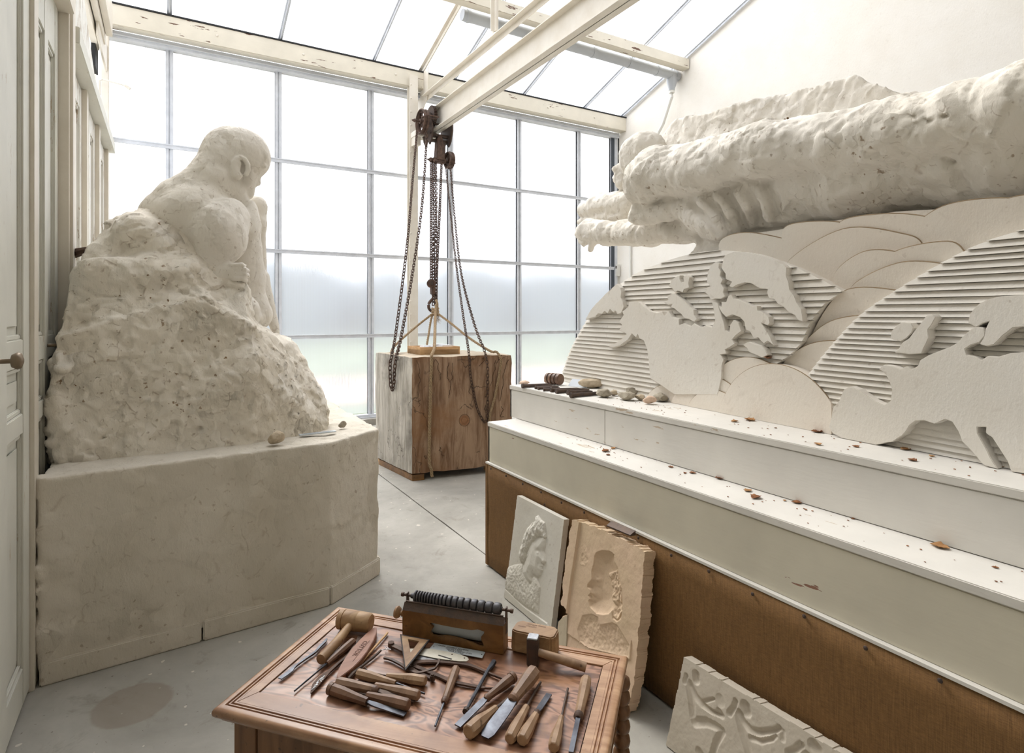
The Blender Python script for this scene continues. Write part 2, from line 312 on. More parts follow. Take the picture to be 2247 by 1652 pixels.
class MB:
    """collects shapes (world coordinates) and links them as one mesh object"""
    def __init__(s): s.v = []; s.f = []
    def add(s, vs, fs):
        b = len(s.v); s.v += [tuple(v) for v in vs]; s.f += [tuple(b+i for i in f) for f in fs]; return s
    def box(s, lo, hi, frame=None):
        (a, b, c), (d, e, f) = lo, hi
        vs = [Vector(p) for p in ((a, b, c), (d, b, c), (d, e, c), (a, e, c), (a, b, f), (d, b, f), (d, e, f), (a, e, f))]
        if frame is not None: vs = [frame @ p for p in vs]
        return s.add(vs, [(0, 3, 2, 1), (4, 5, 6, 7), (0, 1, 5, 4), (1, 2, 6, 5), (2, 3, 7, 6), (3, 0, 4, 7)])
    def prism(s, bottom, top):
        n = len(bottom)
        return s.add(list(bottom)+list(top), [tuple(range(n))[::-1], tuple(range(n, 2*n))]+[(i, (i+1) % n, n+(i+1) % n, n+i) for i in range(n)])
    def sweep(s, pts, w, t=None, n=10, shape='round', up=(0, 0, 1), closed=False, caps=True, rot=0):
        pts = [Vector(p) for p in pts]; k = len(pts); up = Vector(up)
        if not hasattr(w, '__len__'): w = [w]*k
        if t is None: t = w
        if not hasattr(t, '__len__'): t = [t]*k
        if shape == 'rect': prof = [(-1, -1), (1, -1), (1, 1), (-1, 1)]
        elif shape == 'oct': prof = [(math.cos(math.pi/8+i*math.pi/4+rot)*1.06, math.sin(math.pi/8+i*math.pi/4+rot)*1.06) for i in range(8)]
        else: prof = [(math.cos(i*2*math.pi/n), math.sin(i*2*math.pi/n)) for i in range(n)]
        n = len(prof); vs = []
        for i, p in enumerate(pts):
            if closed: T = pts[(i+1) % k]-pts[i-1]
            else: T = pts[min(i+1, k-1)]-pts[max(i-1, 0)]
            T.normalize(); u = up if abs(T.dot(up)) < .98 else Vector((1, 0, 0))
            sd = T.cross(u).normalized(); uu = sd.cross(T).normalized()
            for a, b in prof: vs.append(p+sd*(a*w[i])+uu*(b*t[i]))
        fs = []
        for i in range(k if closed else k-1):
            j = (i+1) % k
            for q in range(n): fs.append((i*n+q, i*n+(q+1) % n, j*n+(q+1) % n, j*n+q))
        if caps and not closed: fs += [tuple(range(n))[::-1], tuple(range((k-1)*n, k*n))]
        return s.add(vs, fs)
    def lathe(s, a, b, prof, n=20):
        """prof: (fraction along a->b, radius)"""
        a, b = Vector(a), Vector(b); return s.sweep([a+(b-a)*t for t, r in prof], [max(r, .0002) for t, r in prof], n=n)
    def ball(s, c, r, n=10):
        c = Vector(c); r = Vector(r) if hasattr(r, '__len__') else Vector((r, r, r)); vs = []; m = n//2+1
        for i in range(m+1):
            th = math.pi*i/m
            for j in range(n): vs.append(c+Vector((r.x*math.sin(th)*math.cos(2*math.pi*j/n), r.y*math.sin(th)*math.sin(2*math.pi*j/n), r.z*math.cos(th))))
        return s.add(vs, [(i*n+j, (i+1)*n+j, (i+1)*n+(j+1) % n, i*n+(j+1) % n) for i in range(m) for j in range(n)])
    def build(s, name, m, parent=None, smooth=False, bevel=0, loc=None, auto=False):
        me = bpy.data.meshes.new(name); me.from_pydata(s.v, [], s.f); 
        bm = bmesh.new(); bm.from_mesh(me)
        bmesh.ops.remove_doubles(bm, verts=bm.verts, dist=1e-6); bmesh.ops.recalc_face_normals(bm, faces=bm.faces)
        if bevel: bmesh.ops.bevel(bm, geom=[e for e in bm.edges if len(e.link_faces) == 2 and e.calc_face_angle(0) > .6], offset=bevel, segments=2, affect='EDGES', clamp_overlap=True)
        bm.to_mesh(me); bm.free()
        o = finish(me, name, m, parent, smooth, loc)
        if auto: 
            me.polygons.foreach_set('use_smooth', [True]*len(me.polygons)); me.set_sharp_from_angle(angle=math.radians(38))
        return o
def arrays_mesh(name, V, F, m, parent=None, smooth=True, loc=None):
    me = bpy.data.meshes.new(name); me.vertices.add(len(V)); me.vertices.foreach_set('co', V.astype(np.float32).ravel())
    nF = len(F); me.loops.add(nF*4); me.loops.foreach_set('vertex_index', F.astype(np.int32).ravel())
    me.polygons.add(nF); me.polygons.foreach_set('loop_start', np.arange(0, nF*4, 4, dtype=np.int32)); me.polygons.foreach_set('loop_total', np.full(nF, 4, dtype=np.int32))
    me.update(calc_edges=True); me.validate()
    return finish(me, name, m, parent, smooth, loc)

# ------------------------------------------------------------------ implicit sculpting (smooth union on a grid, surface nets)
def lattice(n, cells, seed):
    """smooth random field of shape n made from a coarse lattice of `cells` per axis"""
    rs = np.random.RandomState(seed); L = rs.uniform(-1, 1, tuple(c+2 for c in cells)).astype(np.float32)
    for ax in range(len(n)):
        x = np.linspace(0, cells[ax], n[ax]); i = np.minimum(x.astype(int), cells[ax]); t = x-i; t = t*t*(3-2*t)
        Mx = np.zeros((n[ax], cells[ax]+2), np.float32); Mx[np.arange(n[ax]), i] = 1-t; Mx[np.arange(n[ax]), i+1] += t
        L = np.moveaxis(np.tensordot(Mx, L, axes=(1, ax)), 0, ax)
    return L
class Field:
    def __init__(s, lo, hi, res):
        s.lo = np.array(lo, np.float32); s.res = res; s.n = [int(round((h-l)/res))+1 for l, h in zip(lo, hi)]
        s.f = np.full(s.n, .3, np.float32); s.ax = [np.float32(s.lo[i]+np.arange(s.n[i])*res) for i in range(3)]
    def _sl(s, lo, hi, pad):
        return tuple(slice(max(0, int((lo[i]-pad-s.lo[i])/s.res)), min(s.n[i], int((hi[i]+pad-s.lo[i])/s.res)+2)) for i in range(3))
    def op(s, fn, lo, hi, k=.03, sub=False):
        sl = s._sl(lo, hi, k*2+.05)
        if any(a.stop <= a.start for a in sl): return s
        X = s.ax[0][sl[0]][:, None, None]; Y = s.ax[1][sl[1]][None, :, None]; Z = s.ax[2][sl[2]][None, None, :]
        d = fn(X, Y, Z); a = s.f[sl]
        if sub:
            d = -d; h = np.maximum(k-np.abs(a-d), 0)/k; s.f[sl] = np.maximum(a, d)+h*h*k*.25
        else:
            h = np.maximum(k-np.abs(a-d), 0)/k; s.f[sl] = np.minimum(a, d)-h*h*k*.25
        return s
    def cap(s, a, b, ra, rb, k=.03, sub=False):
        a = np.array(a, np.float32); b = np.array(b, np.float32); ba = b-a; l2 = float(ba@ba)+1e-9; R = max(ra, rb)
        def fn(X, Y, Z):
            t = np.clip(((X-a[0])*ba[0]+(Y-a[1])*ba[1]+(Z-a[2])*ba[2])/l2, 0, 1)
            return np.sqrt((X-a[0]-t*ba[0])**2+(Y-a[1]-t*ba[1])**2+(Z-a[2]-t*ba[2])**2)-(ra+(rb-ra)*t)
        return s.op(fn, np.minimum(a, b)-R, np.maximum(a, b)+R, k, sub)
    def ell(s, c, r, k=.03, sub=False, ry=0):
        """ry: rotation about Y (tilt in the XZ plane), degrees"""
        c = np.array(c, np.float32); cs, sn = math.cos(math.radians(ry)), math.sin(math.radians(ry)); R = max(r)
        def fn(X, Y, Z):
            x = X-c[0]; y = Y-c[1]; z = Z-c[2]; u = x*cs+z*sn; w = -x*sn+z*cs
            k0 = np.sqrt((u/r[0])**2+(y/r[1])**2+(w/r[2])**2); k1 = np.sqrt((u/r[0]**2)**2+(y/r[1]**2)**2+(w/r[2]**2)**2)+1e-6
            return k0*(k0-1)/k1
        return s.op(fn, c-R, c+R, k, sub)
    def hull(s, pts, k=.04, r=.02, sub=False):
        bm = bmesh.new(); [bm.verts.new(p) for p in pts]; bmesh.ops.convex_hull(bm, input=bm.verts); bm.normal_update()
        P = [(np.array(f.normal, np.float32), float(f.normal.dot(f.verts[0].co))) for f in bm.faces]; bm.free()
        c = np.mean(np.array([tuple(p) for p in pts]), 0)
        P = [(n, d) if n@c < d else (-n, -d) for n, d in P]
        pl = []
        for n, d in P:
            if not any(abs(n@m-1) < 1e-4 for m, e in pl): pl.append((n, d))
        A = np.array([tuple(p) for p in pts])
        def fn(X, Y, Z):
            o = None
            for n, d in pl:
                q = X*n[0]+Y*n[1]+Z*n[2]-np.float32(d-r); o = q if o is None else np.maximum(o, q)
            return o-r
        return s.op(fn, A.min(0), A.max(0), k, sub)
    def rough(s, amp, size, seed, slab=False):
        c = [max(1, int(n*s.res/size)) for n in s.n]; g = lattice(s.n, c, seed)
        if slab: g = np.abs(g)*2-1
        s.f += amp*g; return s
    def flakes(s, amp, size, steps, seed):
        c = [max(1, int(n*s.res/size)) for n in s.n]; g = lattice(s.n, c, seed)*steps
        s.f += amp*(g-np.floor(g)-.5); return s
    def mesh(s, name, m, parent=None, smooth=True, facet=()):
        f = s.f; sg = f < 0
        cs = [(i, j, k) for i in (0, 1) for j in (0, 1) for k in (0, 1)]; nx, ny, nz = s.n
        cnt = sum(sg[i:nx-1+i, j:ny-1+j, k:nz-1+k].astype(np.int8) for i, j, k in cs)
        I, J, K = np.nonzero((cnt > 0) & (cnt < 8)); n = len(I)
        acc = np.zeros((n, 3), np.float32); num = np.zeros(n, np.float32)
        for a in cs:
            for ax in range(3):
                if a[ax]: continue
                b = list(a); b[ax] = 1
                fa = f[I+a[0], J+a[1], K+a[2]]; fb = f[I+b[0], J+b[1], K+b[2]]; mk = (fa < 0) != (fb < 0)
                t = np.where(mk, fa/np.where(mk, fa-fb, 1), 0)
                p = np.array(a, np.float32)[None, :].repeat(n, 0); p[:, ax] += t
                acc += p*mk[:, None]; num += mk
        V = (acc/num[:, None]+np.stack([I, J, K], 1))*s.res+s.lo
        idx = np.full((nx-1, ny-1, nz-1), -1, np.int32); idx[I, J, K] = np.arange(n)
        Fs = []
        for ax in range(3):
            o1, o2 = [(1, 2), (2, 0), (0, 1)][ax]
            A = np.take(sg, range(0, s.n[ax]-1), ax); Bv = np.take(sg, range(1, s.n[ax]), ax)
            E = np.stack(np.nonzero(A != Bv), 1); ok = (E[:, o1] > 0) & (E[:, o2] > 0) & (E[:, o1] < s.n[o1]-1) & (E[:, o2] < s.n[o2]-1); E = E[ok]
            def q(d1, d2):
                c = E.copy(); c[:, o1] -= d1; c[:, o2] -= d2; return idx[c[:, 0], c[:, 1], c[:, 2]]
            Q = np.stack([q(1, 1), q(0, 1), q(0, 0), q(1, 0)], 1)
            fl = ~A[E[:, 0], E[:, 1], E[:, 2]]; Q[fl] = Q[fl][:, ::-1]; Fs.append(Q[(Q >= 0).all(1)])
        o = arrays_mesh(name, V, np.concatenate(Fs), m, parent, smooth)
        if facet:
            # palette-knife planes: each cell of seeds pushes the skin out along its own tilt
            me = o.data; n = len(me.vertices); co = np.empty(n*3, np.float32); me.vertices.foreach_get('co', co); co = co.reshape(-1, 3)
            nr = np.empty(n*3, np.float32); me.vertices.foreach_get('normal', nr); nr = nr.reshape(-1, 3); h = np.zeros(n, np.float32)
            from mathutils.kdtree import KDTree
            for size, amp, seed in facet:
                rs = np.random.RandomState(seed); pick = rs.choice(n, min(n, int(n*s.res**2/size**2*1.3)+4), replace=False); sd = co[pick]+rs.normal(0, size*.15, (len(pick), 3))
                kd = KDTree(len(sd)); [kd.insert(p, i) for i, p in enumerate(sd)]; kd.balance()
                dr = rs.normal(0, 1, (len(sd), 3)); dr /= np.linalg.norm(dr, axis=1)[:, None]; off = rs.uniform(-.3, .3, len(sd))
                w = np.stack([np.sin(co[:, 1]*41/size*.05+co[:, 2]*23/size*.05), np.sin(co[:, 2]*37/size*.05+co[:, 0]*19/size*.05), np.sin(co[:, 0]*43/size*.05+co[:, 1]*29/size*.05)], 1)*size*.22
                q = co+w; ids = np.array([kd.find(p)[1] for p in q]); h += amp*(np.clip(((q-sd[ids])*dr[ids]).sum(1)/size, -.8, .8)+off[ids])
            co += nr*h[:, None]; me.vertices.foreach_set('co', co.ravel()); me.update()
        return o
# ================================================================== THE SETTING
WY = 8.49; XL = -.7; XR = 7.35; YB = -2.6
def roofz(Y): return 5.24+.328*(8.42-Y)
floor = thing('floor', (0, 0, 0), None, None, kind='structure')
MB().box((XL-.3, YB-.3, -.16), (XR+.3, WY+.3, -.10)).build('subfloor', 'floor', floor)
for x0, x1 in ((XL-.3, 1.83), (1.83, 4.6), (4.6, XR+.3)):
    for y0, y1 in ((YB-.3, -.2), (-.2, 8.79)):
        e = .0035
        m = MB(); random.seed(int(x0*10+y0)+50); k = 60
        def edge(xc):   # slightly broken slab edges along the joint
            return [(xc+random.uniform(-.0035, .0035), y0+(y1-y0)*i/k) for i in range(k+1)]
        a = [(x0+e+abs(dx-x0), y) for dx, y in edge(x0)]; b = [(x1-e-abs(dx-x1), y) for dx, y in edge(x1)]
        ring = a+b[::-1]; ring[0] = (ring[0][0], y0+e); ring[-1] = (ring[-1][0], y0+e); ring[k] = (ring[k][0], y1-e); ring[k+1] = (ring[k+1][0], y1-e)
        m.prism([(x, y, -.10) for x, y in ring], [(x, y, 0) for x, y in ring]).build('floor_slab', 'floor', floor)
# concrete kerb under the glazing
MB().box((XL-.1, WY-.16, 0), (XR, WY+.12, .085)).build('trim_1', 'floor').__setitem__('kind', 'structure')

# glazed end wall
win = thing('window_1', (3.4, WY, .1), None, None, kind='structure')
MX = [.03, 1.313, 2.597, 3.885, 5.155, 6.42, 7.20]; ZR = [.13, 1.289, 2.464, 3.70, 4.93]
XS = [-.62]+MX
for i in range(len(XS)):
    x0 = XS[i]+(.035 if i else 0); x1 = (XS[i+1]-.035) if i+1 < len(XS) else None
    if x1 is None: continue
    for j in range(4):
        z0, z1 = ZR[j]+.02, ZR[j+1]-.02
        MB().add([(x0, WY+.03, z0), (x1, WY+.03, z0), (x1, WY+.03, z1), (x0, WY+.03, z1)], [(0, 1, 2, 3)]).build('pane', 'pane', win)
for x in MX:
    m = MB(); m.box((x-.042, WY-.01, .12), (x-.008, WY+.05, 4.95)).box((x+.008, WY-.01, .12), (x+.042, WY+.05, 4.95)).box((x-.042, WY+.004, .12), (x+.042, WY+.05, 4.95))
    m.build('mullion', 'alu', win)
for z in ZR[1:4]:
    MB().box((-.62, WY-.028, z-.027), (7.22, WY+.0, z+.027)).box((-.62, WY-.034, z+.012), (7.22, WY-.026, z+.027)).build('transom', 'alu', win)
MB().box((-.62, WY-.05, .085), (7.24, WY+.05, .135)).box((-.62, WY-.075, .085), (7.24, WY-.04, .102)).build('window_sill', 'alu', win)
MB().box((-.62, WY-.08, 4.905), (7.3, WY+.05, 4.99)).box((-.62, WY-.10, 4.93), (7.3, WY-.08, 4.945)).build('top_rail', 'alu', win)
MB().box((7.235, WY-.03, .1), (7.30, WY+.05, 4.95)).build('end_profile', 'alu', win)
MB().box((7.16, WY-.02, .1), (7.235, WY+.05, 4.95)).build('gasket', simple('dark_gasket', (66, 72, 80), .6), win)

# roof: painted eave beam, glazing bars, sheets, purlins
roof = thing('ceiling', (3.4, 3, 6.5), None, None, kind='structure')
MB().box((XL+.05, 8.27, 5.0), (XR, 8.43, 5.245)).build('eave_beam', 'beam', roof, bevel=.006)
MB().box((XL+.05, 8.26, 5.243), (XR, 8.45, 5.262)).build('felt_strip', 'black', roof)
bolt = MB()
for x in (.55, 1.6, 2.9, 4.3, 5.6, 6.6): bolt.ball((x, 8.268, 5.13), (.018, .01, .018), 8)
bolt.build('bolt_heads', 'creammetal', roof)['kind'] = 'stuff'
RB = [XL+.02]+MX[:6]+[XR-.05]
YT = -2.6
def sl(y, dz=0): return (y, roofz(y)+dz)
ysegs = [8.42, 6.8, 4.6, 2.3, 0, YT]
MB().prism([(XL, 2.3, roofz(2.3)+.05), (XR, 2.3, roofz(2.3)+.05), (XR, YT, roofz(YT)+.05), (XL, YT, roofz(YT)+.05)], [(XL, 2.3, roofz(2.3)+.1), (XR, 2.3, roofz(2.3)+.1), (XR, YT, roofz(YT)+.1), (XL, YT, roofz(YT)+.1)]).build('light_blocking_roof', 'darkwall', roof)  # opaque sheet over the unseen rear roof, added to cut camera-side fill light
for i in range(len(RB)-1):
    for a, b in zip(ysegs[:3], ysegs[1:4]):
        x0, x1 = RB[i]+.02, RB[i+1]-.02
        MB().add([(x0, a, roofz(a)+.06), (x1, a, roofz(a)+.06), (x1, b, roofz(b)+.06), (x0, b, roofz(b)+.06)], [(0, 1, 2, 3)]).build('roof_pane', 'roofpane', roof)
for x in RB:
    MB().sweep([(x, 8.44, roofz(8.44)+.055), (x, YT, roofz(YT)+.055)], [.026, .026], [.028, .028], shape='rect').sweep([(x, 8.44, roofz(8.44)+.02), (x, YT, roofz(YT)+.02)], [.008, .008], [.03, .03], shape='rect').build('glazing_bar', 'alu', roof)
for yp in ysegs[1:5]:
    z = roofz(yp)
    MB().box((XL+.05, yp-.07, z-.17), (XR-.02, yp+.07, z-.01)).build('purlin', 'beam', roof, bevel=.006)
# left glazed side wall above the partition, and corner post
MB().add([(XL, 5.0, 2.0), (XL, WY, 2.0), (XL, WY, 4.75), (XL, 5.0, 4.75)], [(0, 1, 2, 3)]).build('window_2', 'roofpane').__setitem__('kind', 'structure')
MB().box((-.66, 8.33, 0), (-.585, 8.43, 5.0)).build('trim_2', 'creammetal', bevel=.004).__setitem__('kind', 'structure')
m = MB()
for x0, x1, z0 in ((-.70, -.64, 4.52), (-.63, -.585, 4.60), (-.58, -.52, 4.70)):
    m.box((x0, YB, z0), (x1, 7.9, z0+.35))
m.box((-.62, 7.3, 4.45), (-.60, 8.40, 4.75))
m.build('trim_3', 'cream', bevel=.003)['kind'] = 'structure'
MB().box((-.70, 7.7, 4.28), (-.66, 8.0, 4.55)).build('trim_4', 'black')['kind'] = 'structure'
MB().box((XL-.02, YB, 4.6), (XL, 7.9, 5.6)).build('trim_5', 'cream')['kind'] = 'structure'

# right lime-washed wall following the roof slope, wall behind the camera
ring = [(YB, 0), (WY+.1, 0), (WY+.1, roofz(WY)), (YB, roofz(YB)+.1)]
MB().prism([(XR, y, z) for y, z in ring], [(XR+.25, y, z) for y, z in ring]).build('wall_right', 'rightwall')['kind'] = 'structure'
MB().box((XL-.1, YB-.2, 0), (XR+.2, YB, 9)).build('wall_back', 'darkwall')['kind'] = 'structure'

# ---- left partition of old panelled doors
LW = -.5
MB().box((LW-.12, YB, 0), (LW-.05, 6.74, 3.2)).build('wall_left', 'cream')['kind'] = 'structure'
def panel_door(name, y0, y1, z1, knob, panels, pz, mat):
    d = thing(name, (LW-.03, (y0+y1)/2, 0), None, None, kind='structure')
    MB().box((LW-.035, y0, .02), (LW-.02, y1, z1)).build('door_panel', mat, d)
    cols = panels; st = [y0]+[v for c in cols for v in c]+[y1]
    for k in range(0, len(st), 2): MB().box((LW-.022, st[k], .02), (LW, st[k+1], z1)).build('stile', mat, d, bevel=.003)
    for z0_, z1_ in pz:
        for a, b in cols: MB().box((LW-.022, a, z0_), (LW-.001, b, z1_)).build('rail', mat, d, bevel=.003)
    zz = sorted([v for p in pz for v in p])
    for q in range(1, len(zz)-1, 2):
        for a, b in cols:
            lo, hi = zz[q], zz[q+1]
            if hi-lo < .05: continue
            m = MB()
            for (p0, p1, q0, q1) in ((a, b, lo, lo+.02), (a, b, hi-.02, hi), (a, a+.014, lo, hi), (b-.014, b, lo, hi)):
                m.box((LW-.021, p0, q0), (LW-.008, p1, q1))
            m.build('moulding', mat, d, bevel=.004)
            MB().box((LW-.021, a+.035, lo+.05), (LW-.014, b-.035, hi-.05)).build('raised_field', mat, d, bevel=.004)
    if knob:
        ky, kz = knob
        MB().lathe((LW-.02, ky, kz), (LW+.075, ky, kz), [(0, .02), (.15, .02), (.16, .008), (.62, .008), (.66, .022), (.82, .030), (.93, .026), (1, .008)]).build('door_knob', simple('aged_bronze_'+name, (128, 112, 92), .45, .5), d, smooth=True)
    return d
for k, y in enumerate((-2.5, -1.58, -.66, .26, 1.18)):
    panel_door('door_%d' % (k+4), y, y+.9, 4.5, None, [(y+.12, y+.40), (y+.47, y+.78)], [(.02, .15), (1.1, 1.2), (1.4, 1.5), (4.38, 4.5)], 'paledoor')
panel_door('door_1', 2.12, 3.17, 4.5, (2.60, 1.44), [(2.30, 2.56), (2.765, 3.045)], [(.02, .17), (1.12, 1.20), (1.39, 1.50), (4.3, 4.5)], 'paledoor')
MB().box((LW-.03, 3.17, 0), (LW+.016, 3.27, 4.5)).build('trim_6', 'cream', bevel=.003)['kind'] = 'structure'
panel_door('door_2', 3.27, 3.93, 3.3, (3.60, 1.45), [(3.35, 3.53), (3.63, 3.83)], [(.02, .17), (1.12, 1.20), (1.39, 1.50), (2.95, 3.3)], 'paledoor')
MB().box((LW-.1, 3.27, 3.22), (LW+.07, 3.93, 3.42)).build('trim_7', 'cream', bevel=.004)['kind'] = 'structure'
MB().box((LW-.1, 3.27, 3.42), (LW-.03, 3.93, 4.5)).build('wall_upper_left', 'peel')['kind'] = 'structure'
MB().box((LW-.1, 3.93, 0), (LW+.046, 4.11, 4.5)).box((LW-.1, 3.97, 0), (LW+.06, 4.07, 4.5)).build('trim_8', 'cream', bevel=.003)['kind'] = 'structure'
MB().box((LW-.1, 4.11, 0), (LW+.012, 4.33, 2.25)).build('trim_9', 'cream', bevel=.004)['kind'] = 'structure'
# boarded section with three narrow panelled leaves below a lintel
ys = [4.14, 4.98, 5.84, 6.66]
for k in range(3):
    y0, y1 = ys[k]+.05, ys[k+1]-.05; w = (y1-y0)
    panel_door('door_%d' % (9+k), y0, y1, 3.13, None, [(y0+.10, y0+w/2-.05), (y0+w/2+.05, y1-.10)], [(.02, .17), (1.12, 1.2), (2.98, 3.13)], 'peel')
for k, y in enumerate(ys):
    MB().box((LW-.05, y-.05, 0), (LW+.03, y+.05, 3.14)).build('trim_%d' % (10+k), 'cream', bevel=.003)['kind'] = 'structure'
MB().box((LW-.05, 4.11, 3.14), (LW+.075, 6.76, 3.235)).build('trim_14', 'paledoor', bevel=.004)['kind'] = 'structure'
ring = [(4.11, 3.235), (6.74, 3.235), (6.70, 3.27), (6.15, 3.48), (5.55, 3.72), (5.12, 3.90), (5.0, 4.6), (4.11, 4.6)]
up = thing('wall_left_boards', (LW-.03, 4.11, 3.235), None, None, kind='structure')
yb = [4.11, 4.33, 4.56, 4.8, 5.0, 5.12, 5.3, 5.55, 5.8, 6.15, 6.45, 6.74]
def topz(y):
    P = [(4.11, 4.6), (5.0, 4.55), (5.12, 3.92), (5.55, 3.72), (6.15, 3.48), (6.74, 3.26)]
    for (a, za), (b, zb) in zip(P[:-1], P[1:]):
        if y <= b: return za+(zb-za)*(y-a)/(b-a)
    return 3.26
for a, b in zip(yb[:-1], yb[1:]):
    r = [(a+.002, 3.235), (b-.002, 3.235), (b-.002, topz(b)), (a+.002, topz(a+.001))]
    MB().prism([(LW-.04, y, z) for y, z in r], [(LW-.012, y, z) for y, z in r]).build('board', 'peel', up)
# swan-neck hook on the side wall
pk = PX(214, 190, -.63); a = pk
t = thing('wall_bracket', (a.x, a.y, a.z), 'cream angled rod bracket sticking out from the top of the left partition', 'bracket')
MB().box((a.x-.04, a.y-.03, a.z-.11), (a.x-.01, a.y+.03, a.z+.12)).build('mounting_plate', 'creammetal', t)
MB().sweep([a+Vector((-.01, 0, -.08)), a+Vector((.02, 0, -.08)), a+Vector((.02, 0, .07)), a+Vector((.05, 0, .085)), a+Vector((.24, 0, .06)), a+Vector((.27, 0, .035))], .010, n=8).sweep([a+Vector((.24, 0, .06)), a+Vector((.29, 0, .03))], .022, .012, shape='rect').build('rod', 'creammetal', t)

# ---- gutter, downpipe, switch box, thin wall pipe
yg = 6.98; zg = roofz(yg)-.30
g = thing('gutter', (5.0, yg, zg), 'grey plastic round gutter pipe hanging under the painted roof purlin', 'gutter')
xg0 = PY(1014, 32, yg).x
zg = PY(1400, 137, yg).z
zl = PY(1014, 32, yg).z
def gp(f): return Vector((xg0+(XR-.02-xg0)*f, yg, zl+(PY(1500, 172, yg).z-zl)*f))
MB().sweep([gp(0), gp(1)], .075, n=24).build('pipe', 'pvc', g, auto=True)
for f in (.02, .17, .55, .73, .88, .985): MB().sweep([gp(f-.006), gp(f+.006)], .083, n=24).build('collar', 'pvc', g, auto=True)
te = gp(.965)
MB().sweep([te, te-Vector((0, 0, .12)), te-Vector((0, 0, .24)), te-Vector((0, 0, .26))], [.085, .085, .05, .05], n=20).build('outlet', 'pvc', g, auto=True)
dp = thing('downpipe', tuple(te-Vector((0, 0, .3))), 'thin white bent drain pipe running down from the gutter outlet', 'pipe')
MB().sweep([te-Vector((0, 0, .24)), te-Vector((0, 0, .36)), PX(1455, 272, 7.2), PX(1440, 300, 7.2)], .026, n=12).build('pipe_run', 'pvcwhite', dp, auto=True)
MB().sweep([te-Vector((0, 0, .25)), te-Vector((0, 0, .30))], .045, n=16).build('pipe_socket', 'pvcwhite', dp, auto=True)
p = PX(1383, 560, XR-.03)
MB().sweep([(XR-.03, p.y, .2), (XR-.03, p.y, 3.6)], .018, n=10).sweep([(XR-.03, p.y, 2.27), (XR-.03, p.y, 2.29)], .024, n=10).build('wall_conduit', 'pvcwhite', auto=True, loc=(XR-.03, p.y, .2))
tag(bpy.data.objects['wall_conduit'], 'thin white vertical pipe on the plaster wall below the outstretched arm', 'pipe')
p = PX(1352, 592, XR-.06)
b = thing('switch_box', tuple(p), 'small white electric switch box at the right end of the glazing', 'switch box')
MB().box((p.x-.03, p.y-.07, p.z-.12), (p.x+.04, p.y+.05, p.z+.10)).build('casing', 'pvcwhite', b, bevel=.006)
MB().box((p.x-.036, p.y-.05, p.z+.02), (p.x-.03, p.y+.03, p.z+.07)).ball((p.x-.034, p.y-.01, p.z-.03), .01, 8).ball((p.x-.034, p.y-.01, p.z-.07), .01, 8).build('button', 'iron', b)
MB().sweep([(XR-.02, p.y, p.z-.1), (XR-.02, p.y, .3)], .016, n=10).build('cable_duct', 'pvcwhite', b)
c = MB(); q = PX(1357, 285, XR-.03)
c.sweep([q, (XR-.03, q.y, q.z-.5), (XR-.03, q.y+.02, 3.5)], .012, n=8)
tag(c.build('black_cable', 'black', loc=tuple(q)), 'black cable running down the wall from the right end of the eave beam', 'cable')

# ---- steel: post, rail beam, tie, rafter, hanger, gusset
st = thing('steel_frame', (3.34, 8.3, 0), 'cream riveted steel post and roof truss with the heavy I-beam the hoist hangs from', 'steel frame')
PXc = 3.155
MB().box((PXc-.065, 8.20, 0), (PXc+.065, 8.215, 5.15)).box((PXc-.008, 8.215, 0), (PXc+.008, 8.30, 5.15)).box((PXc-.065, 8.30, 0), (PXc+.065, 8.315, 5.15)).build('post_profile', 'creammetal', st, bevel=.002)
m = MB()
for k in range(24): m.ball((PXc-.045, 8.197, .4+k*.2), (.014, .008, .014), 8)
m.build('rivets', 'creammetal', st)['kind'] = 'stuff'
MB().box((PXc-.05, 8.0, 4.20), (PXc+.28, 8.2, 4.275)).box((PXc-.04, 8.05, 4.08), (PXc+.05, 8.2, 4.2)).build('bracket', 'creammetal', st)
x0, x1 = 3.32, 3.48; xc = 3.40; zb, zt = 4.28, 4.60
MB().box((x0, -2.5, zb), (x1, 8.2, zb+.014)).box((x0, -2.5, zt-.014), (x1, 8.2, zt)).box((xc-.006, -2.5, zb), (xc+.006, 8.2, zt)).build('crane_rail', 'creammetal', st, bevel=.002)
MB().box((3.28, -2.5, 4.86), (3.36, 8.2, 4.87)).box((3.35, -2.5, 4.80), (3.36, 8.2, 4.87)).build('tie_bar', 'creammetal', st)
r0 = PX(905, 190, 3.34); r1 = PX(1015, -5, 3.34); dr = (r1-r0).normalized()
MB().sweep([r0, r0+dr*7], .045, .006, shape='rect').sweep([r0+Vector((.0, 0, -.03)), r0+dr*7+Vector((0, 0, -.03))], .006, .035, shape='rect').build('rafter', 'creammetal', st)
hg = PX(1085, 66, 3.34)
MB().box((hg.x-.05, hg.y-.006, hg.z-.02), (hg.x+.05, hg.y+.006, 6.6)).box((hg.x-.006, hg.y-.05, hg.z-.02), (hg.x+.006, hg.y+.05, 6.6)).build('hanger', 'creammetal', st)
ga = [PX(905, 190, 3.34), PX(940, 145, 3.34), PX(938, 215, 3.34), PX(920, 262, 3.34), PX(905, 262, 3.34)]
MB().prism([p+Vector((-.006, 0, 0)) for p in ga], [p+Vector((.006, 0, 0)) for p in ga]).build('gusset_plate', 'creammetal', st)
m = MB()
for k in range(5): m.ball((3.33, ga[0].y-.03, ga[0].z-.08-k*.09), (.01, .016, .016), 8)
m.build('gusset_rivets', 'creammetal', st)['kind'] = 'stuff'

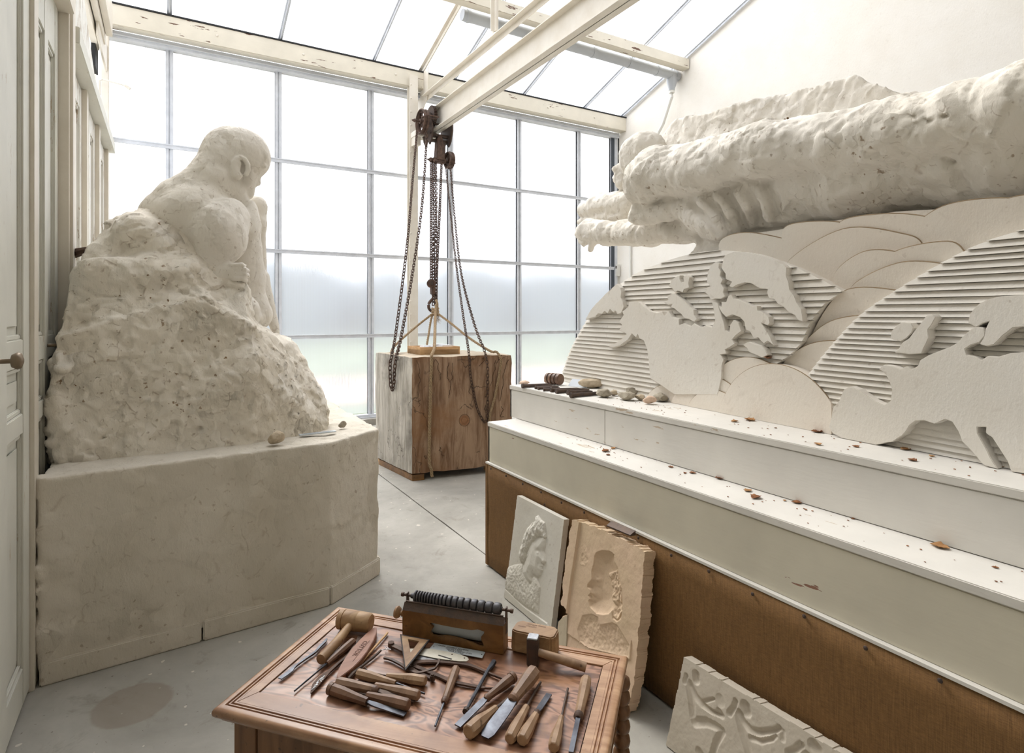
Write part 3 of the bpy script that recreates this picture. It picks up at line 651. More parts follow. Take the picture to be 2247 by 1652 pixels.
# ---- outdoors seen blurred through the sheets
MB().box((-60, WY+1.2, -.35), (90, 90, -.25)).build('ground', 'grass')['kind'] = 'structure'
MB().box((-60, 12.5, -.25), (90, 17.5, -.245)).build('gravel_path', 'gravel')['kind'] = 'structure'
tr = MB(); random.seed(3)
for k in range(70):
    x = -50+k*2+random.uniform(-1, 1); y = random.uniform(46, 60); h = random.uniform(3.9, 4.5)
    tr.ball((x, y, h*.45-.2), (random.uniform(2.4, 4.5), 3, h), 12)
tag(tr.build('tree_belt', 'trees', smooth=True), 'hazy grey-green belt of distant trees beyond the ribbed glazing', 'trees', kind='stuff')
# ================================================================== LARGE SCULPTURES
# ---- plaster plinth of the seated giant
BX = [(-.475, 3.20), (.775, 3.285), (1.125, 3.52), (1.16, 5.6), (-.475, 5.6)]
pl = thing('sculpture_plinth', (.3, 4.4, 0), 'massive chamfered plaster plinth carrying the crouching giant beside the panelled doors', 'plinth')
F = Field((-.56, 3.1, .02), (1.28, 5.7, 1.0), .013)
F.hull([(x, y, z) for x, y in BX for z in (.06, .895)], r=.006)
rr_ = random.Random(17)
for k in range(26):
    z = .10+.78*k/25; F.ell((-.475+rr_.uniform(-.012, .006), 3.235+rr_.uniform(-.01, .05), z), (rr_.uniform(.018, .036), rr_.uniform(.03, .06), rr_.uniform(.014, .034)), .012)
F.rough(.005, .30, 11).rough(.0035, .08, 12).rough(.0025, .03, 14)
F.mesh('plaster_mass', 'plaster_base', pl, facet=((.30, .004, 6), (.10, .003, 7)))
for (a, b) in ((0, 1), (1, 2), (2, 3)):
    p, q = Vector((*BX[a], 0)), Vector((*BX[b], 0)); L = (q-p).length; n = Vector((q.y-p.y, p.x-q.x, 0)).normalized(); k = 2 if a == 0 else 1
    for s in range(k):
        u = p+(q-p)*(s/k+.003); w = p+(q-p)*((s+1)/k-.003)
        MB().prism([u-n*.03, w-n*.03, w+n*.012, u+n*.012], [v+Vector((0, 0, .10)) for v in (u-n*.03, w-n*.03, w+n*.012, u+n*.012)]).build('base_board', 'plaster_base', pl, bevel=.006)

# ---- the crouching giant: rock mass and body
gi = thing('crouching_giant_statue', (.1, 4.1, .9), 'colossal plaster statue of a bowed naked man emerging from rough rock', 'statue')
F = Field((-.60, 3.3, .86), (1.05, 5.1, 2.50), .0105)
def V(*a): return tuple(a[0]) if len(a) == 1 else a
def hit(F, px, py):
    v = Vector(ray(px, py)); o = Vector((0, 0, H)); t = 1.5
    while t < 6:
        p = o+v*t; i = [int((p[k]-F.lo[k])/F.res+.5) for k in range(3)]
        if all(0 <= i[k] < F.n[k] for k in range(3)) and F.f[tuple(i)] < 0: return p
        t += F.res*.5
    return None
def cracks(F, lines, r, sx, sy, sc, seed=1):
    rs = random.Random(seed)
    for ln in lines:
        pts = []
        for a, b in zip(ln[:-1], ln[1:]):
            k = max(2, int(math.hypot(b[0]-a[0], b[1]-a[1])/12))
            for i in range(k): pts.append((a[0]+(b[0]-a[0])*i/k+rs.uniform(-5, 5), a[1]+(b[1]-a[1])*i/k+rs.uniform(-5, 5)))
        P = [hit(F, sx+x/sc, sy+y/sc) for x, y in pts]; P = [p for p in P if p is not None]
        for p, q in zip(P[:-1], P[1:]):
            if (p-q).length < .08: F.cap(p, q, r*rs.uniform(.6, 1.3), r*rs.uniform(.6, 1.3), .004, True)
low = [(-.47, 3.46, .86), (.385, 3.45, .86), (.865, 3.67, .86), (.95, 4.9, .86), (-.47, 5.0, .86)]
F.hull(low+[PY(108, 890, 3.50), PY(122, 740, 3.54), PY(250, 700, 3.52), PY(430, 660, 3.53), PY(545, 705, 3.53), PY(556, 800, 3.47),
            PY(698, 850, 3.80), PY(648, 765, 3.86), PY(612, 738, 3.88), (.45, 4.8, 1.5), (-.45, 4.9, 1.5)], k=.03, r=.006)
F.hull([PY(122, 745, 3.56), PY(138, 680, 3.60), PY(165, 600, 3.70), PY(188, 540, 3.80), PY(240, 492, 3.90), PY(332, 458, 3.98), PY(420, 440, 4.05), PY(500, 560, 3.82), PY(540, 690, 3.72), PY(590, 735, 3.90),
            PY(430, 655, 3.55), PY(300, 650, 3.56), PY(556, 720, 3.56), (-.42, 4.8, 1.6), (-.2, 4.9, 2.0), (.2, 4.9, 2.0), (.4, 4.8, 1.5), (.35, 4.2, 1.6)], k=.05, r=.03)
F.cap(PY(250, 700, 3.60), PY(440, 665, 3.60), .05, .05, .05)           # lip between the rough back and the smooth block
F.cap(PY(440, 665, 3.60), PY(552, 735, 3.58), .05, .04, .05)
F.cap(PY(550, 740, 3.52), PY(553, 960, 3.485), .012, .012, .03)
F.cap(PY(300, 510, 3.82), PY(520, 640, 3.74), .12, .06, .08)
F.cap(PY(335, 505, 3.95), PY(455, 525, 3.88), .125, .13, .08)
F.cap(PY(360, 480, 4.05), PY(420, 500, 4.0), .10, .12, .08)
F.cap(PY(210, 600, 3.66), PY(400, 600, 3.66), .08, .08, .08)
F.cap(PY(620, 770, 3.86), PY(705, 905, 3.78), .06, .05, .08)
rr_ = random.Random(23)
for k in range(34):
    z = .90+.50*k/33; F.ell((-.462+.06*max(0, (z-1.1))+rr_.uniform(-.008, .012), 3.53+.12*max(0, z-1.2)+rr_.uniform(-.02, .05), z), (rr_.uniform(.022, .046), rr_.uniform(.03, .06), rr_.uniform(.018, .045)), .012)
F.rough(.012, .32, 21).rough(.007, .10, 22).flakes(.006, .34, 2.0, 23).rough(.0045, .035, 25)
cracks(F, [[(350, 562), (400, 532), (440, 505), (462, 478)], [(0, 800), (60, 765), (130, 740)], [(240, 612), (300, 606), (340, 598)], [(60, 665), (105, 655), (150, 640)], [(20, 850), (60, 880), (130, 888), (210, 886)],
    [(255, 810), (280, 838), (300, 840)], [(450, 855), (520, 872), (600, 900), (650, 930), (700, 950)], [(180, 560), (250, 545), (330, 540)], [(350, 690), (420, 660), (470, 650)], [(560, 640), (600, 690), (640, 740)], [(590, 960), (620, 985)],
    [(500, 780), (520, 820)], [(30, 960), (110, 915), (200, 900)], [(800, 1400), (812, 1450), (806, 1480)], [(790, 1000), (806, 1060), (812, 1140)], [(860, 1180), (880, 1240)], [(930, 1200), (960, 1250)], [(140, 1440), (190, 1436)], [(10, 1010), (70, 1000)], [(640, 1130), (650, 1230)]], .007, 180, 250, 2.2033, 3)
for (x, y), r in (((512, 1368), .014), ((522, 1412), .010), ((62, 1106), .013), ((568, 1522), .018), ((100, 1566), .016), ((345, 1116), .008), ((306, 1281), .009), ((745, 1532), .006), ((30, 1325), .006), ((718, 965), .006)):
    p = hit(F, 180+x/2.2033, 250+y/2.2033)
    if p is not None: F.ell(p, (r, r, r*.7), .005, True)
F.mesh('rock_mass', 'plaster_rough', gi, facet=((.20, .010, 1), (.07, .0075, 2)))

G = Field((-.25, 3.45, 1.35), (.74, 4.55, 2.88), .0078)
def s4(Y, px=500): return mpp(PY(px, 500, Y))
sc = s4(4.0)
def EL(px, py, Y, rx, rz, ry, k=.03, tilt=0, sub=False):
    c = PY(px, py, Y); m = mpp(c); G.ell(c, (rx*m, ry*m, rz*m), k, sub, tilt)
def CP(a, b, ra, rb, k=.03, sub=False):
    p, q = PY(*a), PY(*b); G.cap(p, q, ra*mpp(p), rb*mpp(q), k, sub)
# torso and back
EL(415, 470, 4.05, 92, 62, 118, .05, 28)
CP((395, 440, 4.0), (462, 415, 4.0), 50, 52, .05)
CP((352, 470, 4.0), (420, 500, 3.9), 42, 60, .05)
CP((515, 500, 4.0), (538, 610, 4.0), 52, 42, .05)
CP((528, 620, 4.0), (560, 690, 4.0), 40, 36, .05)
# neck
CP((452, 425, 4.0), (488, 360, 4.0), 60, 50, .04)
CP((478, 400, 3.93), (512, 420, 3.95), 36, 28, .03)
# skull, face
EL(519, 340, 4.0, 70, 62, 54, .02, 0)
EL(492, 352, 4.0, 48, 50, 50, .03)
EL(541, 380, 4.0, 24, 44, 38, .02, 0)
CP((515, 385, 3.96), (538, 420, 4.0), 30, 17, .025)
CP((505, 400, 3.95), (540, 422, 4.0), 22, 14, .02)
EL(578, 350, 4.0, 12, 18, 36, .02)
CP((578, 364, 3.92), (581, 367, 4.04), 7, 8, .012)
CP((566, 376, 4.0), (564, 400, 4.0), 6.5, 8, .012)
EL(560, 401, 4.0, 9, 6, 13, .01)
EL(551, 411, 4.0, 8, 4, 16, .006); EL(548, 420, 4.0, 8, 4.5, 14, .006); EL(536, 427, 4.0, 15, 12, 18, .012)
EL(566, 377, 3.90, 10, 6, 12, .012, 0, True)
EL(559, 378, 3.93, 7, 4.5, 9, .006)
EL(543, 393, 3.91, 12, 16, 10, .03)
# ear
earY = 3.845
for k in range(9):
    a0 = math.radians(-60+k*34); a1 = math.radians(-60+(k+1)*34)
    def ep(a): return (529+15*math.cos(a)-4*math.sin(a), 366-20*math.sin(a)-2*math.cos(a), earY)
    CP(ep(a0), ep(a1), 5.0, 5.0, .006)
EL(521, 386, earY, 7, 8, 6, .01)
CP((519, 360, earY+.01), (517, 385, earY+.01), 7, 7, .02)
EL(532, 372, earY-.005, 5, 9, 7, .006, 0, True)
CP((527, 358, earY-.002), (524, 374, earY-.002), 3, 3, .006)
# near shoulder, arm, hand
EL(478, 512, 3.78, 60, 70, 58, .03, 10)
EL(505, 480, 3.82, 40, 44, 44, .04)
CP((488, 528, 3.78), (440, 615, 3.76), 42, 34, .03)
CP((430, 632, 3.76), (502, 596, 3.70), 32, 20, .03)
EL(510, 597, 3.69, 15, 20, 16, .01)
for q, (y0, y1, xe) in enumerate(((583, 582, 536), (592, 593, 543), (601, 604, 543), (610, 614, 538))):
    CP((507+q*1.5, y0, 3.665), (xe-6, (y0+y1)/2-1, 3.65), 6.4, 5.8, .003)
    CP((xe-6, (y0+y1)/2-1, 3.65), (xe+1, y1+1, 3.70), 5.8, 5.2, .003)
# chest, collar fold, far shoulder and arm
EL(543, 500, 3.95, 22, 62, 40, .03, -6)
CP((522, 440, 3.95), (552, 500, 3.98), 20, 18, .02)
EL(553, 545, 4.0, 14, 40, 34, .02)
EL(558, 462, 4.22, 26, 34, 32, .02, -20)
EL(564, 490, 4.22, 21, 30, 30, .02)
CP((567, 505, 4.22), (571, 600, 4.20), 15, 14, .015)
CP((556, 590, 4.12), (572, 650, 4.1), 14, 17, .02)
CP((570, 610, 4.15), (605, 728, 4.05), 20, 9, .02)
# folded thigh and belly drapery
CP((520, 650, 3.84), (545, 700, 3.84), 24, 22, .03)
CP((548, 680, 3.84), (560, 700, 3.90), 22, 14, .03)
CP((500, 630, 3.78), (548, 672, 3.86), 24, 16, .03)
G.rough(.0035, .10, 31).rough(.0018, .045, 32).flakes(.002, .15, 2.0, 33)
cracks(G, [[(462, 445), (480, 440), (505, 448)], [(430, 470), (455, 462), (480, 470)], [(455, 500), (470, 515), (468, 540)], [(500, 430), (515, 440), (530, 442)], [(400, 500), (430, 492), (446, 498)], [(548, 600), (560, 640), (556, 665)]], .0045, 0, 0, 1.0, 9)
G.mesh('body', 'plaster', gi, facet=((.05, .0016, 3),))
stub = PY(182, 548, 4.0)
MB().sweep([stub+Vector((-.07, .1, -.02)), stub+Vector((.02, 0, .0))], [.03, .02], n=7).build('armature_stub', 'rust', gi)

# things lying on the plinth
def pebble(name, c, r, m, label, cat='stone', seed=0, group=None, flat=1.0, rz=0):
    """irregular faceted stone standing on z = c.z"""
    bm = bmesh.new(); bmesh.ops.create_icosphere(bm, subdivisions=3, radius=1)
    rs = random.Random(seed); cuts = []
    for k in range(9):
        v = Vector((rs.gauss(0, 1), rs.gauss(0, 1), rs.gauss(0, .8))).normalized(); cuts.append((v, rs.uniform(.62, .9)))
    R = Matrix.Rotation(rz, 4, 'Z')
    for v in bm.verts:
        for n, d in cuts:
            e = v.co.dot(n)-d
            if e > 0: v.co -= n*e
        v.co += v.co.normalized()*mnoise.noise(v.co*2.2+Vector((seed, 0, 0)))*.10
        v.co = R @ Vector((v.co.x*r[0], v.co.y*r[1], v.co.z*r[2]))
    zm = min(v.co.z for v in bm.verts)
    for v in bm.verts: v.co.z = v.co.z-zm
    me = bpy.data.meshes.new(name); bm.to_mesh(me); bm.free(); me.materials.append(MAT[m])
    me.polygons.foreach_set('use_smooth', [True]*len(me.polygons)); me.set_sharp_from_angle(angle=math.radians(24))
    o = bpy.data.objects.new(name, me); COL.objects.link(o); o.location = c
    return tag(o, label, cat, group)
ztop = .905
pebble('stone', PZ(606, 974, ztop), (.045, .042, .037), 'stone', 'drum-shaped brown stone lying on the giant\'s plinth', seed=4)
pebble('stone', PZ(751, 938, ztop), (.027, .022, .022), 'stonegrey', 'small pointed plaster chip on the giant\'s plinth behind the metal strip', seed=9)
a, b = PZ(659, 957, ztop), PZ(738, 948, ztop); n = (b-a).cross(Vector((0, 0, 1))).normalized()*-1; wd = .034
if (a+n*wd).dot(Vector((FX, FY, 0))) < a.dot(Vector((FX, FY, 0))): n = -n
t = thing('metal_strip', tuple(a), 'pale grey metal ruler strip with tiny engraving on the giant\'s plinth', 'ruler')
MB().prism([a, b, b+n*wd, a+n*wd], [v+Vector((0, 0, .006)) for v in (a, b, b+n*wd, a+n*wd)]).build('strip', 'plate', t)
random.seed(12); m = MB()
for r_ in range(4):
    x = .08
    while x < .9:
        w = random.uniform(.01, .035); p = a+(b-a)*x+n*(wd*(.18+.2*r_))+Vector((0, 0, .0062)); q = a+(b-a)*min(.93, x+w)+n*(wd*(.18+.2*r_))+Vector((0, 0, .0062))
        m.prism([p, q, q+n*.003, p+n*.003], [v+Vector((0, 0, .0003)) for v in (p, q, q+n*.003, p+n*.003)]); x += w+.015
m.build('engraving', simple('grey_engraving', (120, 126, 136), .6), t)['kind'] = 'stuff'

# ---- stepped base of the monument
def tier(name, lo, hi, m, label, seams, lidm=None, lid=.028):
    t = thing(name, (lo[0], hi[1], lo[2]), label, 'plinth')
    ys = [lo[1]]+sorted(seams)+[hi[1]]
    for a, b in zip(ys[:-1], ys[1:]):
        MB().box((lo[0], a+.0012, lo[2]), (lo[0]+.02, b-.0012, hi[2]-lid-.0015)).build('front_board', m, t, bevel=.002)
    MB().box((lo[0]+.021, lo[1], lo[2]), (hi[0], hi[1]-.02, hi[2]-lid-.002)).build('core', m, t)
    MB().box((lo[0], hi[1]-.019, lo[2]), (hi[0], hi[1], hi[2]-lid-.0015)).build('end_board', m, t, bevel=.002)
    MB().box((lo[0]-.004, lo[1], hi[2]-lid), (hi[0], hi[1]+.003, hi[2])).build('lid_board', lidm or m, t, bevel=.003)
    return t
ba = thing('canvas_covered_base', (1.76, 3.3, 0), 'lowest step wrapped in coarse brown canvas and nailed along its top edge', 'plinth')
MB().box((1.78, -2.5, .02), (3.4, 3.27, .645)).build('core', 'fabric', ba)
m = MB(); random.seed(5)
N_ = 90; ring_t = []; ring_b = []
for i in range(N_+1):
    y = 3.30-(5.8)*i/N_; w = .006*mnoise.noise(Vector((y*1.3, 0, 0)))
    ring_b.append((1.752+w+.008, y, .012)); ring_t.append((1.757+w*.4, y, .652+.003*mnoise.noise(Vector((y*4, 3, 0)))))
vs = []
for i in range(N_+1):
    for j in range(9):
        f = j/8; b0, t0 = ring_b[i], ring_t[i]; y = b0[1]
        vs.append((b0[0]*(1-f)+t0[0]*f+.010*mnoise.noise(Vector((y*2.2, f*3, 1)))*math.sin(math.pi*f), y, b0[2]*(1-f)+t0[2]*f))
fs = [(i*9+j, (i+1)*9+j, (i+1)*9+j+1, i*9+j+1) for i in range(N_) for j in range(8)]
m.add(vs, fs); o = m.build('canvas_cover', 'fabric', ba, smooth=True); sm = o.modifiers.new('thick', 'SOLIDIFY'); sm.thickness = .004; sm.offset = 0
MB().box((1.752, 3.272, .012), (3.4, 3.30, .652)).build('canvas_end', 'fabric', ba)
MB().box((1.752, -2.5, .652), (1.80, 3.30, .662)).build('top_batten', 'plywhite', ba)
m = MB()
for k in range(22): m.ball((1.748, 3.22-k*.19, .635+.004*math.sin(k*3)), (.004, .007, .007), 8)
m.ball((1.748, 1.35, .28), (.004, .008, .008), 8)
m.build('nail_heads', 'iron', ba)['kind'] = 'stuff'
tier('middle_step', (1.772, -2.5, .662), (3.4, 3.30, .914), 'plycream', 'middle step of painted boards in greenish cream below the relief', [-.6], 'plywhite')
tier('upper_step', (1.985, -2.5, .916), (3.4, 3.385, 1.127), 'plywhite', 'upper step of white painted boards carrying the relief and the tools', [2.40], 'plywhite')

# ---- the relief
RPT = Vector((2.25, .744, 0)); RT = Vector((.0664, .9978, 0)); RN = Vector((-.9978, .0664, 0)); RP0 = RPT-RN*.062   # RPT: the plane of the ridged faces, RP0: that of the ground behind
def R3(px, py): return PP(px, py, RPT, RN)
def R2(px, py): p = R3(px, py); return ((p-RPT).dot(RT), p.z)
def W3(u, z, d): return RP0+RT*u+RN*d+Vector((0, 0, z))
def z1(pts): return [R2(1240+x/2.2314, 130+y/2.2314) for x, y in pts]
def z2(pts): return [R2(1200+x/2.146, 480+y/2.146) for x, y in pts]
ZB = 1.127
re_ = thing('world_relief', (2.3, 2, ZB), 'tall plaster relief of two ribbed globes with continents above the white step', 'relief')
def slab(name, pts, d0, d1, m, parent, bev=0, wob=0):
    pts = [(u, max(z, ZB+.001)) for u, z in pts]
    if wob:
        out = []
        for (a, b), (c, d) in zip(pts, pts[1:]+pts[:1]):
            out.append((a, b)); L = math.hypot(c-a, d-b); k = int(L/.02)
            for i in range(1, k): 
                f = i/k; w = wob*mnoise.noise(Vector(((a+(c-a)*f)*25, (b+(d-b)*f)*25, 2)))
                out.append((a+(c-a)*f-(d-b)/L*w, b+(d-b)*f+(c-a)/L*w))
        pts = [(u, max(z, ZB+.001)) for u, z in out]
    return MB().prism([W3(u, z, d0) for u, z in pts], [W3(u, z, d1) for u, z in pts]).build(name, m, parent, bevel=bev)
def clip(poly_, lo, hi):
    for s, lim in ((1, lo), (-1, hi)):
        out = []
        for a, b in zip(poly_, poly_[1:]+poly_[:1]):
            ia, ib = (a[1]-lim)*s >= 0, (b[1]-lim)*s >= 0
            if ia: out.append(a)
            if ia != ib:
                t = (lim-a[1])/(b[1]-a[1]); out.append((a[0]+(b[0]-a[0])*t, lim))
        poly_ = out
        if len(poly_) < 3: return []
    return poly_
def smooth_poly(p, n=6):
    """Catmull-Rom refinement of an open outline"""
    o = []
    for i in range(len(p)-1):
        p0, p1, p2, p3 = p[max(i-1, 0)], p[i], p[i+1], p[min(i+2, len(p)-1)]
        for k in range(n):
            t = k/n; o.append(tuple(.5*((2*p1[j])+(-p0[j]+p2[j])*t+(2*p0[j]-5*p1[j]+4*p2[j]-p3[j])*t*t+(-p0[j]+3*p1[j]-3*p2[j]+p3[j])*t**3) for j in (0, 1)))
    return o+[p[-1]]
def globe(name, outline, base, pitch, label):
    g = bpy.data.objects.new(name, None); COL.objects.link(g); g.parent = re_
    slab('backing', outline, .0, base-.012, 'relief', g)
    z = ZB+.002; k = 0; rs = random.Random(len(outline))
    top = max(p[1] for p in outline)
    while z < top:
        h = pitch*rs.uniform(.85, 1.15); r = clip(outline, z, z+h-.002)
        if len(r) >= 3:
            n = len(r)
            def dd(zz): return base-.006+.012*(1-(zz-z)/h)
            m = MB(); m.add([W3(u, zz, base-.013) for u, zz in r]+[W3(u, zz, dd(zz)) for u, zz in r], [tuple(range(n))[::-1], tuple(range(n, 2*n))]+[(i, (i+1) % n, n+(i+1) % n, n+i) for i in range(n)])
            m.build('ridge', 'relief', g)
        z += h; k += 1
    return g
def circ(p, q, r):
    ax, ay = p; bx, by = q; cx, cy = r; d = 2*(ax*(by-cy)+bx*(cy-ay)+cx*(ay-by))
    ux = ((ax*ax+ay*ay)*(by-cy)+(bx*bx+by*by)*(cy-ay)+(cx*cx+cy*cy)*(ay-by))/d; uy = ((ax*ax+ay*ay)*(cx-bx)+(bx*bx+by*by)*(ax-cx)+(cx*cx+cy*cy)*(bx-ax))/d
    return (ux, uy), math.hypot(ax-ux, ay-uy)
# scalloped ground behind the globes
back = z2([(735, 160), (790, 130), (850, 100), (950, 62), (1100, 40), (1250, 14), (1400, -10), (1600, -40), (2100, -70), (2400, -60), (2400, 700)])
ub = [(b[0], b[1]) for b in back]; ub = [(R2(1236, 815)[0], ZB)]+[R2(1380, 640), R2(1500, 575)]+ub+[(-1.2, ub[-1][1]), (-1.2, ZB)]
scb = slab('scallop_ground', ub, -.16, .002, 'scale', re_)
SC = [('2', (810, 100), (950, 66), (1205, 125)), ('1', (1060, 830), (1170, 797), (1340, 800)), ('1', (1340, 795), (1560, 757), (1755, 772)),
      ('2', (1120, 195), (1390, 48), (1680, 75)), ('1', (1655, 860), (1840, 720), (2150, 680)), ('1', (1865, 890), (2000, 745), (2247, 665)),
      ('1', (1310, 1040), (1450, 945), (1600, 942)), ('1', (1410, 1090), (1600, 945), (1865, 893)), ('1', (1390, 1110), (1620, 1000), (1850, 1005)),
      ('1', (1165, 1370), (1350, 1140), (1635, 1137)), ('1', (1100, 1445), (1270, 1295), (1470, 1257)), ('1', (1050, 1490), (1180, 1400), (1335, 1382))]
for k, (zz, *pp) in enumerate(SC):
    pts = z1(pp) if zz == '1' else z2(pp)
    pts = sorted(pts, key=lambda p: -p[0])          # from the far end towards the camera
    m_ = pts[1]; c1 = [pts[0]]
    arc = smooth_poly([(pts[0][0]+.02, pts[0][1]-.10)]+pts+[(pts[2][0]-.05, pts[2][1]-.045)], 8)
    ring = [(arc[0][0]+.005, ZB)]+[p for p in arc if p[1] > ZB]+[(arc[-1][0]-.01, ZB)]
    dz = .004+.0034*k
    zt_ = max(p[1] for p in ring)
    ring = clip(ring, max(ZB, zt_-.30), 9)
    dd = [.052+.0006*k-.19*(zt_-z) for u, z in ring]
    MB().prism([W3(u, z, -.02) for u, z in ring], [W3(u, z, q) for (u, z), q in zip(ring, dd)]).build('scallop', 'scale', re_)
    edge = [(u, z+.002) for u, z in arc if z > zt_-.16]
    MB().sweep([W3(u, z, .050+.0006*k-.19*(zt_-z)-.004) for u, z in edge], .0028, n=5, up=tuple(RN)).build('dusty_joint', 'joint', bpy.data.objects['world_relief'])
# left globe
o1 = [(75, 720), (120, 600), (200, 460), (270, 375), (355, 300), (455, 240), (560, 200), (650, 172), (740, 155), (860, 150), (1000, 175), (1150, 220), (1290, 285), (1395, 340)]
o1 = smooth_poly([(45, 800)]+o1, 5)
o1b = [(1310, 400), (1240, 490), (1205, 580), (1150, 640), (1090, 680), (1020, 740), (980, 800), (960, 900), (800, 960), (600, 960), (300, 960), (45, 900)]
g1 = globe('globe', z2(o1)+z2(o1b), .064, .0285, None)
# right globe
o2 = smooth_poly([(1110, 970), (1180, 850), (1250, 735), (1370, 585), (1500, 450), (1660, 340), (1870, 215), (2060, 120), (2247, 58), (2420, 20)], 5)
P2 = z2(o2); P2 += [(-1.0, P2[-1][1]+.01), (-1.0, ZB), (P2[0][0], ZB)]
g2 = globe('globe', P2, .090, .0215, None)
CONT1 = [[(200, 475), (225, 430), (250, 400), (300, 350), (350, 306), (366, 325), (372, 345), (368, 372), (378, 390), (383, 415), (372, 442), (352, 450), (343, 432), (333, 442), (318, 425), (306, 446), (292, 434), (280, 448), (262, 446), (248, 462), (225, 468)]]
for c in CONT1: slab('continent', z2(c), .057, .095, 'relief', g1, .002, .003)
CONT1 = [
 [(225, 1402), (262, 1392), (300, 1368), (322, 1345), (300, 1332), (284, 1328), (300, 1300), (286, 1284), (308, 1252), (300, 1235), (330, 1212), (335, 1188), (378, 1186), (402, 1205), (432, 1232), (470, 1242), (498, 1236), (508, 1255), (528, 1232), (548, 1262), (580, 1272), (582, 1300), (606, 1292), (640, 1306), (655, 1292), (690, 1312), (712, 1302), (742, 1312), (758, 1280), (752, 1230), (742, 1190), (770, 1192), (785, 1240), (800, 1282), (808, 1325), (828, 1338), (832, 1300), (850, 1275), (872, 1290), (888, 1330), (860, 1352), (842, 1372), (856, 1392), (832, 1408), (808, 1420), (815, 1440), (785, 1445), (800, 1470), (792, 1500), (790, 1560), (770, 1640), (560, 1640), (440, 1560), (432, 1500), (424, 1420), (408, 1378), (385, 1366), (378, 1346), (368, 1362), (350, 1342), (330, 1372), (290, 1402), (250, 1412)],
 [(530, 1112), (545, 1080), (562, 1068), (585, 1058), (584, 1075), (592, 1092), (606, 1090), (600, 1068), (618, 1058), (634, 1068), (628, 1098), (632, 1118), (605, 1128), (600, 1142), (575, 1134), (560, 1142), (548, 1122)],
 [(506, 1192), (528, 1178), (520, 1160), (548, 1146), (572, 1158), (590, 1172), (612, 1190), (632, 1212), (652, 1228), (655, 1250), (670, 1272), (655, 1286), (630, 1272), (608, 1268), (590, 1246), (560, 1222), (540, 1212), (548, 1198), (528, 1204)],
 [(718, 1090), (722, 1048), (738, 1010), (760, 994), (778, 1000), (776, 1022), (786, 1040), (782, 1062), (796, 1080), (786, 1100), (802, 1122), (798, 1142), (808, 1160), (785, 1174), (760, 1172), (738, 1178), (722, 1152), (706, 1140), (718, 1128), (688, 1120), (715, 1122), (735, 1112)],
 [(805, 962), (850, 944), (905, 946), (960, 954), (1010, 968), (1060, 988), (1110, 1022), (1108, 1060), (1120, 1090), (1124, 1128), (1148, 1158), (1160, 1192), (1182, 1222), (1188, 1262), (1190, 1286), (1165, 1276), (1150, 1252), (1120, 1240), (1095, 1212), (1065, 1196), (1050, 1176), (1022, 1168), (1012, 1140), (1018, 1128), (978, 1122), (940, 1100), (905, 1094), (870, 1104), (845, 1118), (826, 1112), (842, 1090), (812, 1078), (808, 1050), (788, 1020)],
 [(772, 1204), (790, 1214), (788, 1188), (812, 1190), (822, 1160), (838, 1152), (850, 1172), (880, 1180), (915, 1196), (945, 1210), (965, 1208), (968, 1228), (1000, 1244), (1022, 1262), (1028, 1290), (1018, 1304), (988, 1292), (1008, 1325), (1030, 1358), (1048, 1402), (1018, 1378), (998, 1392), (970, 1362), (950, 1368), (930, 1332), (908, 1322), (902, 1286), (880, 1262), (845, 1250), (812, 1262), (790, 1240)],
 [(895, 1398), (922, 1382), (950, 1392), (985, 1400), (1005, 1420), (1018, 1448), (990, 1460), (960, 1446), (925, 1432), (915, 1412)]]
for c in CONT1: slab('continent', z1(c), .057, .095, 'relief', g1, .002, .003)
CONT2 = [
 [(1670, 562), (1676, 528), (1700, 500), (1730, 486), (1768, 490), (1780, 510), (1772, 536), (1748, 560), (1720, 576)],
 [(1690, 628), (1712, 606), (1728, 580), (1758, 562), (1790, 520), (1822, 482), (1840, 456), (1870, 450), (1884, 462), (1866, 498), (1848, 520), (1852, 560), (1832, 600), (1818, 632), (1760, 636)],
 [(2036, 490), (2044, 452), (2062, 426), (2090, 400), (2130, 380), (2190, 366), (2260, 362), (2420, 360), (2420, 520), (2330, 500), (2247, 512), (2200, 548), (2160, 590), (2125, 598), (2090, 588), (2108, 560), (2118, 520), (2136, 482), (2105, 492), (2075, 510)],
 [(1380, 972), (1392, 930), (1400, 884), (1430, 850), (1450, 800), (1480, 784), (1520, 800), (1560, 828), (1600, 852), (1640, 872), (1672, 852), (1678, 800), (1662, 752), (1640, 718), (1616, 704), (1640, 684), (1680, 690), (1720, 704), (1748, 690), (1770, 706), (1800, 690), (1812, 662), (1850, 640), (1900, 620), (1950, 602), (1990, 580), (2012, 552), (2050, 520), (2080, 506), (2112, 512), (2118, 548), (2090, 580), (2050, 592), (2022, 610), (2030, 636), (2072, 646), (2100, 662), (2130, 642), (2180, 646), (2240, 628), (2420, 620), (2420, 1210), (2240, 1180), (2222, 1130), (2188, 1078), (2150, 1020), (2120, 1000), (2122, 972), (2080, 972), (2082, 1000), (2110, 1050), (2140, 1110), (2178, 1168), (2110, 1148), (2060, 1090), (2010, 1040), (1990, 990), (1962, 948), (1930, 936), (1880, 958), (1830, 942), (1790, 944), (1760, 966), (1730, 1010), (1680, 1042), (1600, 1060), (1500, 1052), (1440, 1036), (1396, 1000)]]
for c in CONT2: slab('continent', z2(c), .082, .130, 'relief', g2, .002, .003)
